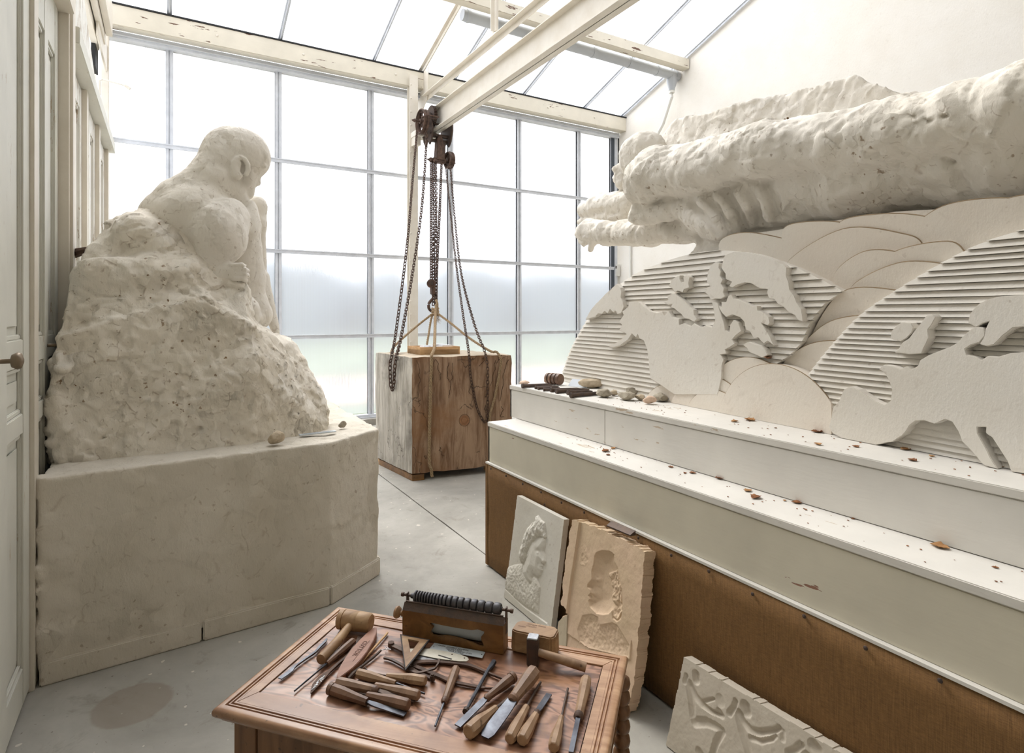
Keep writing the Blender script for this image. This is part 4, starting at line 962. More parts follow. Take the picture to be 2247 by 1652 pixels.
# low cloud scallops at the foot of the left globe
SCB = [((480, 835), (530, 790), (630, 785)), ((800, 735), (880, 668), (1000, 657)), ((600, 870), (660, 775), (800, 740)), ((680, 890), (730, 825), (855, 818)), ((840, 915), (940, 730), (1100, 683))]
for k, pp in enumerate(SCB):
    (cu, cz), R = circ(*z2(pp)); ring = [(cu+R*math.cos(a*math.pi/60), cz+R*math.sin(a*math.pi/60)) for a in range(120)]
    lim = z2([(1260, 720)])[0][0]
    ring = clip([(max(u, lim-.10), z) for u, z in ring], ZB+.001, 9)
    slab('cloud_scallop', ring, .0, .076+.006*k, 'scale', re_)
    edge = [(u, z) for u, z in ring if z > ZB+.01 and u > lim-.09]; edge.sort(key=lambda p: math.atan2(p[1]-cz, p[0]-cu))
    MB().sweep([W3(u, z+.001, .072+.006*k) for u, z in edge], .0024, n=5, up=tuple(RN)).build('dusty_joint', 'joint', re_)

# ---- the flying figure above
fl = thing('flying_figure_statue', (2.7, 1.6, 1.9), 'colossal plaster figure flying with arms stretched out over the globes', 'statue')
G = Field((1.95, .05, 1.70), (3.30, 3.50, 2.95), .0098)
def FE(px, py, X, rx, rz, rd, k=.03, sub=False):
    c = PX(px, py, X); m = mpp(c); G.ell(c, (rd*m, rx*m, rz*m), k, sub)
def FC(a, b, ra, rb, k=.03, sub=False):
    p, q = PX(*a), PX(*b); G.cap(p, q, ra*mpp(p), rb*mpp(q), k, sub)
# trunk
FC((1590, 440, 2.54), (1900, 385, 2.50), 74, 88, .08)
FC((1900, 385, 2.50), (2250, 325, 2.46), 88, 108, .08)
FC((2250, 325, 2.46), (2700, 260, 2.46), 108, 140, .05)
FC((1470, 450, 2.52), (1600, 470, 2.50), 36, 52, .06)
FE(1585, 470, 2.46, 62, 56, 60, .05)
# near arm and shoulder along the trunk
FE(1440, 384, 2.36, 76, 58, 58, .03)
FE(1410, 400, 2.34, 46, 48, 44, .03)
FC((1440, 385, 2.36), (1580, 358, 2.34), 57, 60, .03)
FC((1580, 356, 2.34), (1650, 332, 2.32), 58, 60, .03)
FE(1700, 330, 2.32, 84, 62, 60, .04)
FC((1700, 326, 2.34), (1950, 290, 2.32), 60, 66, .05)
FC((1950, 290, 2.32), (2250, 232, 2.30), 66, 82, .05)
FC((2250, 232, 2.30), (2600, 170, 2.30), 82, 110, .05)
# ribs under the arm
for (a, b) in (((1512, 440), (1574, 508)), ((1549, 434), (1594, 512)), ((1588, 420), (1622, 490)), ((1634, 410), (1660, 482)), ((1676, 404), (1700, 474))):
    FC((*a, 2.318), (*b, 2.355), 7, 9, .035, True)
FC((1478, 448, 2.42), (1580, 500, 2.38), 26, 24, .03)
# head behind the shoulder, chin
FE(1412, 345, 2.66, 58, 52, 50, .02)
FC((1368, 368, 2.66), (1364, 402, 2.64), 16, 14, .02)
FE(1354, 392, 2.65, 6, 8, 10, .015)
FE(1362, 372, 2.65, 10, 6, 22, .015)
FC((1468, 462, 2.40), (1398, 476, 2.38), 26, 15, .02)
FC((1420, 440, 2.38), (1396, 470, 2.38), 24, 16, .02)
# lower arm and hand with curled fingers
FC((1540, 500, 2.54), (1430, 508, 2.52), 34, 31, .03)
FC((1430, 508, 2.52), (1330, 512, 2.52), 31, 24, .03)
FC((1330, 512, 2.52), (1292, 506, 2.52), 25, 24, .02)
FE(1284, 508, 2.52, 18, 20, 20, .015)
FC((1302, 524, 2.50), (1296, 548, 2.50), 9, 7, .008)
for q in range(4):
    X = 2.50+.055*q
    FC((1275+q*1.0, 505, X), (1268, 514+q, X), 8, 7, .006)
    FC((1268, 514+q, X), (1281, 534+q*1.5, X), 7, 5.5, .005)
    FC((1281, 534+q*1.5, X), (1290, 528+q, X), 5.5, 5, .004)
# upper arm, wrist and flat fingers of the far hand
FC((1385, 446, 2.66), (1312, 452, 2.66), 28, 26, .02)
FC((1312, 452, 2.66), (1285, 462, 2.66), 26, 18, .02)
FC((1370, 468, 2.64), (1318, 476, 2.64), 14, 13, .012)
FC((1322, 482, 2.64), (1268, 488, 2.64), 9, 8, .01)
FC((1270, 470, 2.66), (1262, 488, 2.66), 10, 8, .01)
FC((1322, 462, 2.58), (1296, 470, 2.58), 9, 7, .006, True)
# rough slab at the back
G.hull([PX(1478, 262, 3.0), PX(1600, 236, 3.0), PX(1700, 212, 3.0), PX(1752, 196, 3.0), PX(1868, 166, 3.0), PX(1912, 186, 3.0), PX(1972, 210, 3.0), PX(2060, 236, 3.0), PX(2060, 380, 3.0), PX(1500, 380, 3.0), PX(1440, 310, 3.0),
        PX(1478, 275, 3.25), PX(1868, 185, 3.25), PX(2060, 260, 3.25), PX(1500, 360, 3.25)], k=.05, r=.02)
G.hull([(2.45, .1, 1.8), (2.45, 2.3, 1.86), (3.1, 2.3, 1.86), (3.1, .1, 1.8), (2.55, .1, 2.1), (2.55, 2.2, 2.1), (3.1, 2.2, 2.1), (3.1, .1, 2.1)], k=.03, r=.02)
G.rough(.012, .22, 41).rough(.007, .08, 42).flakes(.006, .30, 3.0, 43).flakes(.0035, .12, 2.0, 45).rough(.003, .03, 44)
ribs = [((1515, 446), (1578, 508)), ((1556, 436), (1602, 508)), ((1596, 426), (1634, 498)), ((1640, 418), (1668, 486)), ((1684, 410), (1706, 476))]
F_ = []
for k, (a, b) in enumerate(ribs):
    c = ((a[0]+b[0])/2+6, (a[1]+b[1])/2-4)
    F_.append([hit(G, *q) for q in (a, c, b)])
for P in F_:
    if None not in P:
        for p, q in zip(P[:-1], P[1:]): G.cap(p, q, .016, .020, .03, True)
for (a, b) in [((1538, 446), (1594, 512)), ((1576, 434), (1620, 506)), ((1618, 424), (1652, 494)), ((1662, 416), (1690, 482))]:
    P = [hit(G, *q) for q in (a, ((a[0]+b[0])/2+5, (a[1]+b[1])/2), b)]
    if None not in P:
        for p, q in zip(P[:-1], P[1:]): G.cap(p, q, .014, .016, .025)
cracks(G, [[(1560, 421), (1600, 412), (1640, 398), (1680, 402)], [(1380, 440), (1430, 452), (1480, 440)], [(1650, 262), (1700, 268), (1745, 258)], [(1590, 300), (1620, 296), (1660, 290), (1700, 284)], [(1800, 300), (1830, 312), (1850, 330)],
   [(1900, 330), (1960, 350), (2000, 372)], [(1990, 250), (2040, 262), (2090, 250)], [(2110, 290), (2150, 300), (2190, 330)], [(1760, 330), (1790, 345)], [(2050, 330), (2080, 352), (2120, 360)], [(1500, 330), (1530, 345), (1560, 340)]], .0055, 0, 0, 1.0, 6)
G.mesh('body', 'plaster', fl, facet=((.16, .006, 4), (.06, .0045, 5)))
MB().box((2.5, .0, ZB), (3.35, 2.3, 1.84)).build('back_support', 'plaster', fl)
# ================================================================== WOODEN BLOCK, HOIST, ROPES
BL = [Vector((2.02, 5.31, 0)), Vector((3.04, 5.14, 0)), Vector((2.97, 6.05, 0)), Vector((1.93, 6.17, 0))]
zb0, zb1 = .065, 1.195
bk = thing('timber_block', tuple(BL[0]), 'huge weathered timber cube with a whitened side, a knot and wandering cracks', 'block')
m = MB(); n_ = 14
def bpt(u, v, w): return (BL[0]*(1-u)*(1-v)+BL[1]*u*(1-v)+BL[2]*u*v+BL[3]*(1-u)*v)+Vector((0, 0, zb0+(zb1-zb0)*w))
def grid_face(name, fn, mat, nu=26, nv=26, amp=.008):
    vs = []; nrm = (fn(1, 0)-fn(0, 0)).cross(fn(0, 1)-fn(0, 0)).normalized()
    for i in range(nu+1):
        for j in range(nv+1):
            u, v = i/nu, j/nv; p = fn(u, v); e = min(1, 6*min(u, 1-u, v, 1-v))
            c = sum((BL[k] for k in range(4)), Vector())/4+Vector((0, 0, .63))
            q = p+(c-p).normalized()*(abs(mnoise.noise(p*7))*.022*(1-e)+.004*(1-e))
            vs.append(q+nrm*amp*mnoise.noise(p*4)*e)
    fs = [(i*(nv+1)+j, (i+1)*(nv+1)+j, (i+1)*(nv+1)+j+1, i*(nv+1)+j+1) for i in range(nu) for j in range(nv)]
    MB().add(vs, fs).build(name, mat, bk, smooth=True)
grid_face('front_face', lambda u, v: bpt(u, 0, v), 'blockface')
grid_face('whitened_side', lambda u, v: bpt(0, u, v), 'blockpale')
grid_face('far_side', lambda u, v: bpt(1, u, v), 'blockface', 8, 8)
grid_face('back_face', lambda u, v: bpt(u, 1, v), 'blockface', 8, 8)
grid_face('top_face', lambda u, v: bpt(u, v, 1), 'cardbox', 20, 20)
grid_face('bottom_face', lambda u, v: bpt(u, v, 0), 'blockface', 4, 4)
# knot and carved-in cracks on the front
e1 = (BL[1]-BL[0]).normalized(); nf = Vector((e1.y, -e1.x, 0))
def fpt(px, py, off=.0): return PP(px, py, BL[0]-nf*0+nf*off, nf)
nl = Vector((-(BL[3]-BL[0]).y, (BL[3]-BL[0]).x, 0)).normalized()
def lpt(px, py, off=0): return PP(px, py, BL[0]+nl*off, nl)
kc = fpt(1019, 922, .001); kn = MB()
for r in (.054, .030):
    kn.sweep([kc+e1*(r*math.cos(a*math.pi/18))+Vector((0, 0, r*1.1*math.sin(a*math.pi/18))) for a in range(36)], .0016, .003, n=5, closed=True, up=tuple(nf))
kn.build('knot', simple('knot_line', (104, 72, 46), .8), bk)
MB().sweep([kc-nf*.003, kc+nf*.0015], .05, n=28).build('knot_heart', wood('knot_wood', (160, 116, 80), (132, 92, 62), None, 0, 20, .7, 3), bk)
CR = [[(913, 790), (918, 800), (921, 812), (919, 822), (923, 834), (918, 848), (916, 860), (919, 872), (918, 880), (922, 886), (918, 893)], [(905, 874), (912, 880), (918, 882), (924, 877)],
      [(952, 795), (956, 788), (962, 798), (960, 808), (964, 815), (968, 820), (966, 826), (965, 834)], [(985, 796), (981, 808), (983, 820), (981, 828), (987, 838), (993, 830), (991, 818), (994, 808), (993, 796)],
      [(988, 838), (990, 846), (987, 856), (986, 866), (984, 872)], [(1005, 790), (1015, 789), (1027, 790), (1036, 789)], [(1056, 788), (1060, 785), (1063, 790), (1057, 797), (1051, 803)],
      [(1088, 790), (1084, 800), (1087, 806), (1082, 822), (1079, 836), (1076, 846)], [(1118, 788), (1112, 796), (1107, 812), (1104, 826), (1105, 842), (1100, 862), (1097, 880)], [(965, 980), (968, 984), (963, 988), (970, 992), (968, 998), (975, 1000)],
      [(906, 980), (912, 986), (911, 998), (914, 1010), (909, 1020), (911, 1030)], [(1100, 892), (1104, 898), (1100, 908), (1098, 914), (1106, 914)]]
ck = MB(); random.seed(2)
for c in CR:
    pts = []
    for a, b in zip(c[:-1], c[1:]):
        for k in range(3): pts.append((a[0]+(b[0]-a[0])*k/3+random.uniform(-1, 1), a[1]+(b[1]-a[1])*k/3+random.uniform(-.8, .8)))
    pts.append(c[-1]); ck.sweep([fpt(x, y, .003) for x, y in pts], [.0010+.0016*random.random() for _ in pts], .0035, n=5, up=tuple(nf))
ck.build('cracks', simple('crack_shadow_wood', (74, 52, 38), .9), bk)['kind'] = 'stuff'
for k, (u, v) in enumerate(((.0, .0), (0, .78), (.78, .0))):
    a = BL[0]+(BL[1]-BL[0])*u+(BL[3]-BL[0])*v
    d = (BL[3]-BL[0]).normalized(); w = e1
    L1, L2 = (.12, 1.0) if k == 0 else (.12, .2)
    if k == 2: a = a
    q = [a+w*.01+d*.01, a+w*(.01+L1)+d*.01, a+w*(.01+L1)+d*L2*.78, a+w*.01+d*L2*.78]
    MB().prism(q, [p+Vector((0, 0, zb0-.005)) for p in q]).build('bearer', 'lightwood' if k else 'press', bk, bevel=.003)

# open wooden tray with white cards on the block
tp = [PZ(905, 768, zb1+.01), PZ(936, 777, zb1+.01), PZ(1018, 775, zb1+.01)]
A = PD(929, 777, 5.75); A.z = zb1+.003
A = Vector((2.12, 5.42, zb1+.003)); 
a0 = PP(931, 777, Vector((0, 0, zb1+.003)), Vector((0, 0, 1)))
a0 = Vector((2.17, 5.47, zb1+.003)); ex = (PP(1018, 700, a0, nf)-PP(931, 700, a0, nf)); ex.z = 0; ey = Vector((-.02, .30, 0)) 
tr_ = thing('wooden_tray', tuple(a0), 'shallow light wooden tray with white cards on top of the timber block', 'tray')
hT = .078
def tw(p, q, w):
    d = (q-p).normalized(); n = Vector((-d.y, d.x, 0))*w
    MB().prism([p, q, q+n, p+n], [v+Vector((0, 0, hT)) for v in (p, q, q+n, p+n)]).build('side', 'lightwood', tr_, bevel=.002)
c4 = [a0, a0+ex, a0+ex+ey, a0+ey]
for i in range(4): tw(c4[i], c4[(i+1) % 4], .014)
MB().prism([p+Vector((0, 0, .002)) for p in c4], [p+Vector((0, 0, .05)) for p in c4]).build('bottom', 'lightwood', tr_)
for k, (u, v, s) in enumerate(((.12, .2, .25), (.40, .12, .22), (.66, .3, .26), (.25, .5, .3), (.6, .62, .26))):
    p = a0+ex*u+ey*v+Vector((0, 0, .055+.004*k)); q = [p, p+ex*s, p+ex*s+ey*.3, p+ey*.3]
    tag(MB().prism(q, [x+Vector((0, 0, .018+.004*(k % 3))) for x in q]).build('card_stack', 'paper', loc=tuple(p)), ['leftmost white card block in front in the wooden tray', 'middle white card block at the front of the wooden tray', 'right front white card block in the wooden tray', 'left rear white card block in the wooden tray', 'right rear white card block in the wooden tray'][k], 'card', 'white cards in the wooden tray')

# ---- chain hoist hanging from the crane rail
HY = 7.85
def hp(px, py, dx=0, Y=HY): return PY(px, py, Y)+Vector((dx, 0, 0))
ho = thing('chain_hoist', tuple(hp(960, 300)), 'rusty geared trolley and chain hoist hanging under the cream I-beam', 'hoist')
def wheel(c, r, name, m, spokes=5, w=.028, teeth=0, parent=ho, groove=True):
    mb = MB(); c = Vector(c); k = 40
    ringp = [c+Vector((0, r*math.cos(2*math.pi*i/k), r*math.sin(2*math.pi*i/k))) for i in range(k)]
    if groove:
        for s in (-1, 1): mb.sweep([p+Vector((s*w, 0, 0)) for p in ringp], .012, .016, n=8, closed=True, up=(1, 0, 0))
        mb.sweep([c+(p-c)*.93 for p in ringp], w, .008, n=8, closed=True, up=(0, 1, .01))
    else: mb.sweep([c-Vector((w, 0, 0)), c+Vector((w, 0, 0))], r, n=32)
    for i in range(teeth):
        a = 2*math.pi*i/teeth; p = c+Vector((0, math.cos(a), math.sin(a)))*r
        d = Vector((0, math.cos(a), math.sin(a))); mb.sweep([p-d*.004, p+d*.014], [w*.9, w*.9], [.006, .004], shape='rect', up=(0, -math.sin(a), math.cos(a)))
    for i in range(spokes):
        a = 2*math.pi*i/spokes+.3; d = Vector((0, math.cos(a), math.sin(a)))
        mb.sweep([c+d*.02, c+d*r*.93], [.016, .010], [.012, .009], shape='round', n=8, up=(1, 0, 0))
    mb.sweep([c-Vector((w*1.4, 0, 0)), c+Vector((w*1.4, 0, 0))], .035, n=14)
    return mb.build(name, m, parent, auto=True)
hw = Vector((3.14, HY-.02, hp(926, 268).z)); wheel(hw, .165, 'hand_wheel', 'rust')
MB().sweep([hw-Vector((.12, 0, 0)), hw+Vector((.3, 0, 0))], .016, n=12).sweep([hw-Vector((.16, 0, 0)), hw-Vector((.11, 0, 0))], [.006, .03], n=6).build('axle', 'rust', ho, auto=True)
MB().sweep([hw+Vector((-.05, -.10, .03)), hw+Vector((.16, -.12, .03)), hw+Vector((.16, -.22, .03)), hw+Vector((-.03, -.22, .03))], .009, n=8, closed=True).build('chain_guide', 'rust', ho)
g0 = Vector((3.30, HY+.02, 4.45)); wheel(g0, .15, 'gear_wheel', 'iron', 0, .025, 40, groove=False)
wheel(Vector((3.29, HY+.22, 4.42)), .09, 'trolley_wheel', 'iron', 0, .03, 0, groove=False); wheel(Vector((3.51, HY-.08, 4.42)), .09, 'trolley_wheel', 'iron', 0, .03, 0, groove=False); wheel(Vector((3.51, HY+.2, 4.42)), .09, 'trolley_wheel', 'iron', 0, .03, 0, groove=False)
def plate(x, pts, t, name): MB().prism([Vector((x-t, HY+a, b)) for a, b in pts], [Vector((x+t, HY+a, b)) for a, b in pts]).build(name, 'iron', ho, bevel=.004)
plate(3.255, [(-.03, 4.5), (.10, 4.5), (.24, 4.28), (.2, 4.12), (.12, 4.03), (.04, 4.12), (-.02, 4.04), (-.10, 4.1), (-.14, 4.25)], .012, 'side_plate')
plate(3.55, [(-.16, 4.42), (.26, 4.42), (.24, 4.2), (.16, 4.05), (.08, 4.12), (-.02, 4.04), (-.10, 4.1), (-.16, 4.25)], .012, 'side_plate')
for y, z in ((.05, 4.44), (.05, 4.18), (-.08, 4.2), (.18, 4.2)): MB().sweep([(3.23, HY+y, z), (3.27, HY+y, z)], .024, n=6).build('bolt', 'iron', ho)
MB().box((3.25, HY+.0, 4.10), (3.56, HY+.05, 4.14)).box((3.25, HY-.03, 4.17), (3.56, HY+.02, 4.21)).box((3.25, HY+.1, 4.13), (3.56, HY+.14, 4.17)).build('cross_bar', 'iron', ho, bevel=.003)
lx = hp(963, 330).x; lz = hp(963, 345).z; b0 = Vector((3.40, HY, 0))
zA, zB_, zC = hp(963, 305).z, hp(963, 335).z, hp(963, 356).z
m = MB(); m.prism([Vector((b0.x+x, HY-.06, z)) for x, z in ((-.055, zC+.02), (.075, zC+.02), (.07, zB_+.02), (.04, zA), (.0, zA+.06), (-.035, zA))], [Vector((b0.x+x, HY+.06, z)) for x, z in ((-.055, zC+.02), (.075, zC+.02), (.07, zB_+.02), (.04, zA), (.0, zA+.06), (-.035, zA))])
m.build('hoist_body', 'rust', ho, bevel=.008)
MB().box((b0.x+.05, HY-.03, zB_-.02), (b0.x+.10, HY+.09, zA-.02)).build('gear_cover', 'iron', ho, bevel=.01)
MB().box((b0.x-.10, HY-.05, zC-.01), (b0.x+.10, HY+.06, zC+.05)).ball((b0.x-.12, HY, zC+.02), .035, 10).ball((b0.x-.07, HY-.05, zC), .03, 10).build('lower_housing', 'rust', ho, bevel=.006)
MB().sweep([(b0.x-.18, HY, zC+.02), (b0.x-.14, HY, zC+.02), (b0.x+.24, HY, zC+.02), (b0.x+.27, HY, zC+.02)], [.006, .02, .02, .006], n=10).build('axle', 'iron', ho)
MB().sweep([(b0.x, HY, zA), (b0.x, HY, 4.12)], .022, n=10).build('suspension_eye', 'iron', ho)
w2 = Vector((b0.x+.17, HY, zC+.05)); wheel(w2, .11, 'hand_wheel', 'rust', 0, .03)
MB().sweep([w2-Vector((.01, 0, 0)), w2+Vector((.015, 0, 0))], .10, n=28).build('wheel_disc', 'rust', ho)

def chain_pts(pts, pitch):
    pts = [Vector(p) for p in pts]; out = [pts[0]]; acc = 0; i = 0; cur = pts[0].copy()
    while i < len(pts)-1:
        d = pts[i+1]-cur; L = d.length
        if acc+L >= pitch: cur = cur+d.normalized()*(pitch-acc); out.append(cur.copy()); acc = 0
        else: acc += L; cur = pts[i+1].copy(); i += 1
    return out
def chain(pts, label, pitch=.042, w=.0055, half=.015, m='rust', sm=5, twist=0.0):
    P = smooth3(pts, sm); C_ = chain_pts(P, pitch); mb = MB()
    for k in range(len(C_)-1):
        a, b = C_[k], C_[k+1]; T = (b-a).normalized(); c = (a+b)/2; s0 = T.cross(Vector((.3, 1, .1))).normalized(); u0 = s0.cross(T)
        ang = (math.pi/2)*(k % 2)+math.pi/5+twist*k; s_ = s0*math.cos(ang)+u0*math.sin(ang); nn = T.cross(s_)
        h = pitch*.5+w*1.0; ring = []
        for (x, y) in ((-h, -half*.45), (-h*.7, -half), (h*.7, -half), (h, -half*.45), (h, half*.45), (h*.7, half), (-h*.7, half), (-h, half*.45)):
            ring.append(c+T*x+s_*y)
        mb.sweep(ring, w, n=5, closed=True, up=tuple(nn))
    o = mb.build('hoist_chain', m, smooth=True, loc=tuple(P[0])); o['kind'] = 'thing'
    return tag(o, label, 'chain')
def smooth3(p, n=5):
    p = [Vector(q) for q in p]; o = []
    for i in range(len(p)-1):
        p0, p1, p2, p3 = p[max(i-1, 0)], p[i], p[i+1], p[min(i+2, len(p)-1)]
        for k in range(n):
            t = k/n; o.append(.5*((2*p1)+(p2-p0)*t+(2*p0-5*p1+4*p2-p3)*t*t+(3*p1-p0-3*p2+p3)*t**3))
    return o+[p[-1]]
def dp(px, py, d): return PD(px, py, d)
dW = depth(hw)
chain([dp(915, 290, dW-.05), dp(905, 400, dW-.8), dp(893, 540, dW-1.6), dp(870, 720, 6.3), lpt(860, 778, .02), lpt(856, 800, .03), lpt(857, 840, .03), lpt(860, 856, .03), lpt(864, 842, .03), lpt(868, 790, .03), dp(880, 740, 6.2), dp(905, 600, dW-1.5), dp(926, 450, dW-.9), dp(937, 290, dW-.05)],
      'long rusty hand chain looping from the spoked wheel to the whitened block side')
dc = depth(b0+Vector((0, HY-b0.y, 0)))
hk = dp(949, 628, 6.9)
for i, (xa, xb, lab) in enumerate(((946, 946, 'leftmost lifting chain falling straight from the hoist to the small pulley hook'), (951, 951, 'second lifting chain from the left, close beside the pulley hook chain'), (956, 957, 'middle lifting chain running down past the pulley hook to the rope knot'))):
    chain([dp(xa, 356, dc-.02), dp((xa+xb)/2, 480, dc-.8), dp(xb, 615 if i == 0 else 672, 6.9-.0*i)], lab, .046, .0065, .017, twist=.03*i)
chain([dp(969, 356, dc-.02), dp(964, 480, dc-.8), dp(958, 600, 7.0), dp(957, 690, 6.85)], 'lifting chain on the right slanting in to the rope knot', .046, .0065, .017)
chain([dp(978, 364, dc), dp(989, 470, dc-.7), dp(1001, 580, dc-1.5), dp(1016, 690, 6.3), fpt(1030, 779, .02)+Vector((0, .01, .015)), fpt(1032, 820, .018), fpt(1037, 850, .018), fpt(1047, 895, .018), fpt(1062, 925, .018), fpt(1069, 918, .018), fpt(1070, 860, .018), fpt(1067, 786, .02)+Vector((0, .0, .01)), dp(1042, 715, 6.2), dp(1012, 600, dc-1.4), dp(998, 480, dc-.7), dp(988, 362, dc)],
      'thin hand chain looping from the lower wheel over the front of the timber block', .034, .0042, .012)
# pulley hook
ph = thing('pulley_hook', tuple(dp(948, 640, 6.9)), 'small rusty pulley with a hook holding the rope sling', 'hook')
pc = dp(948, 622, 6.9)
MB().sweep([pc+Vector((-.02, -.03, 0)), pc+Vector((.0, .03, 0))], .052, n=20).build('sheave', 'rust', ph, auto=True)
MB().sweep([pc+Vector((-.03, -.05, 0)), pc+Vector((-.025, -.035, 0))], .02, n=12).build('pin', 'iron', ph)
MB().prism([pc+Vector((x, -.035, z)) for x, z in ((-.02, .03), (.03, .03), (.03, -.13), (-.01, -.13))], [pc+Vector((x, .035, z)) for x, z in ((-.02, .03), (.03, .03), (.03, -.13), (-.01, -.13))]).build('cheek', 'rust', ph, bevel=.006)
hk0 = pc+Vector((.005, 0, -.13))
MB().sweep(smooth3([hk0, hk0+Vector((.01, 0, -.04)), hk0+Vector((-.04, 0, -.10)), hk0+Vector((-.045, 0, -.16)), hk0+Vector((-.005, 0, -.20)), hk0+Vector((.035, 0, -.17))], 5), [.012]*6+[.018]*10+[.016]*9+[.008], n=10).build('hook_bend', 'rust', ph, smooth=True)
def rope(pts, label, r=.0125, sm=8, end=True):
    P = smooth3(pts, sm); P2 = chain_pts(P, .006); mb = MB(); k = len(P2)
    for s in range(3):
        strand = []
        for i, p in enumerate(P2):
            T = (P2[min(i+1, k-1)]-P2[max(i-1, 0)]).normalized(); a = T.cross(Vector((.2, .9, .3))).normalized(); b = a.cross(T)
            th = i*.42+s*2.094; strand.append(p+(a*math.cos(th)+b*math.sin(th))*r*.55)
        mb.sweep(strand, r*.56, n=6)
    o = mb.build('sling_rope', 'rope', smooth=True, loc=tuple(P[0])); return tag(o, label, 'rope')
kn_ = dp(955, 684, 6.85)
rope([kn_, dp(915, 715, 6.7), dp(880, 745, 6.4), dp(862, 764, 6.22), dp(858, 775, 6.15)], 'hemp rope from the knot down to the left edge of the timber block')
rope([kn_+Vector((0, .03, 0)), dp(946, 700, 6.9), dp(941, 730, 6.75), dp(936, 760, 6.6)], 'short hemp rope behind the tray, from the knot to the back of the timber block')
rope([dp(957, 668, 6.85), dp(955, 700, 6.6), dp(953, 760, 5.85), fpt(949, 781, .012)+Vector((0, .02, .012)), fpt(947, 790, .02), fpt(945, 850, .018), fpt(943, 930, .018), fpt(942, 1010, .018), fpt(946, 1028, .02), fpt(948, 1046, .02)], 'hemp rope hanging straight down the front of the timber block with a frayed foot', .015)
rope([kn_, dp(990, 710, 6.6), dp(1030, 742, 6.25), dp(1075, 770, 5.95), fpt(1092, 777, .0)+Vector((0, .02, .02)), fpt(1099, 789, .022), fpt(1097, 812, .018), fpt(1086, 870, .018), fpt(1074, 920, .018), fpt(1084, 960, .018)], 'hemp rope from the knot over the right end of the timber block')
kk = thing('rope_knot', tuple(kn_), 'frayed knot of hemp rope tied round the pulley hook', 'knot')
mb = MB()
for s in range(3):
    mb.sweep([kn_+Vector((.035*math.cos(a), .03*math.sin(a), -.03+.03*s+.01*math.sin(a*2+s))) for a in [i*math.pi/8 for i in range(16)]], .014, n=8, closed=True)
mb.sweep(smooth3([kn_+Vector((0, -.03, -.04)), kn_+Vector((.01, -.04, .08)), kn_+Vector((.0, -.02, .14))]), .014, n=8)
mb.build('turns', 'rope', kk, smooth=True)
mb = MB(); random.seed(8)
for k in range(46):
    a = kn_+Vector((random.uniform(-.02, .03), -.03, random.uniform(-.10, -.03))); d = Vector((random.uniform(-.8, .9), random.uniform(-.5, .2), random.uniform(-1.2, .3))).normalized()
    mb.sweep([a, a+d*.025, a+d*.05+Vector((0, 0, -.012))], [.0016, .0012, .0006], n=4)
mb.build('frayed_fibres', 'rope', kk)['kind'] = 'stuff'

# ================================================================== TOOLS AND STONES ON THE WHITE STEP
ZS = 1.1285
lg = thing('grooved_wooden_roller', tuple(PZ(1237, 838, ZS)), 'short dark grooved wooden roller standing beside the foot of the left globe', 'roller')
a, b = PZ(1222, 838, ZS), PZ(1254, 842, ZS); a.z = b.z = ZS+.038
a = Vector((2.235, 3.31, ZS+.0385)); b = Vector((2.262, 3.19, ZS+.0385))
prof = [(0, .026), (.03, .036), (.18, .037), (.2, .027), (.28, .027), (.3, .037), (.45, .038), (.47, .028), (.55, .028), (.57, .038), (.72, .037), (.74, .029), (.8, .029), (.82, .038), (.98, .037), (1, .032), (1, .0)]
MB().lathe(a, b, prof, 20).build('turned_body', 'handledark', lg, auto=True)
for f in (.24, .51, .77): MB().lathe(a+(b-a)*(f-.03), a+(b-a)*(f+.03), [(0, .030), (0, .033), (1, .033), (1, .030)], 20).build('leather_band', 'iron', lg)
rods = [((1145, 848), (1214, 845.5), 'nearest the far end'), ((1174, 850.5), (1226, 848.5), ''), ((1180, 852), (1228, 851), ''), ((1192, 855), (1258, 856), ''), ((1208, 857), (1280, 855), ''), ((1220, 860), (1293, 856), ''), ((1245, 863), (1300, 860), ''), ((1252, 869), (1342, 862), '')]
labs = ['iron point chisel lying first at the far end of the white step', 'thin iron point lying second from the far end of the white step', 'thin iron point just in front of the second one on the white step', 'slim iron point with its blunt end near the step edge, fourth from the far end',
        'iron point chisel reaching back under the thick flat stone, fifth from the far end', 'stout iron point chisel, sixth from the far end of the white step', 'iron point with a split head beside the stout one on the white step', 'longest iron point chisel nearest the stones on the white step']
for k, ((ax_, ay_), (bx_, by_), _) in enumerate(rods):
    p, q = PZ(ax_, ay_, ZS+.008), PZ(bx_, by_, ZS+.006)
    if (q-p).length > .42: q = p+(q-p).normalized()*.42
    r = .0085 if k in (1, 2, 3) else .0115
    p.z = ZS+r; q.z = ZS+r*.9
    t = thing('iron_point', tuple(p), labs[k], 'chisel')
    MB().sweep([p, p+(q-p)*.03, p+(q-p)*.08, p+(q-p)*.8, q], [r*1.25, r*1.3, r, r*.9, r*.25], n=8, shape='oct').build('shank', 'iron', t)
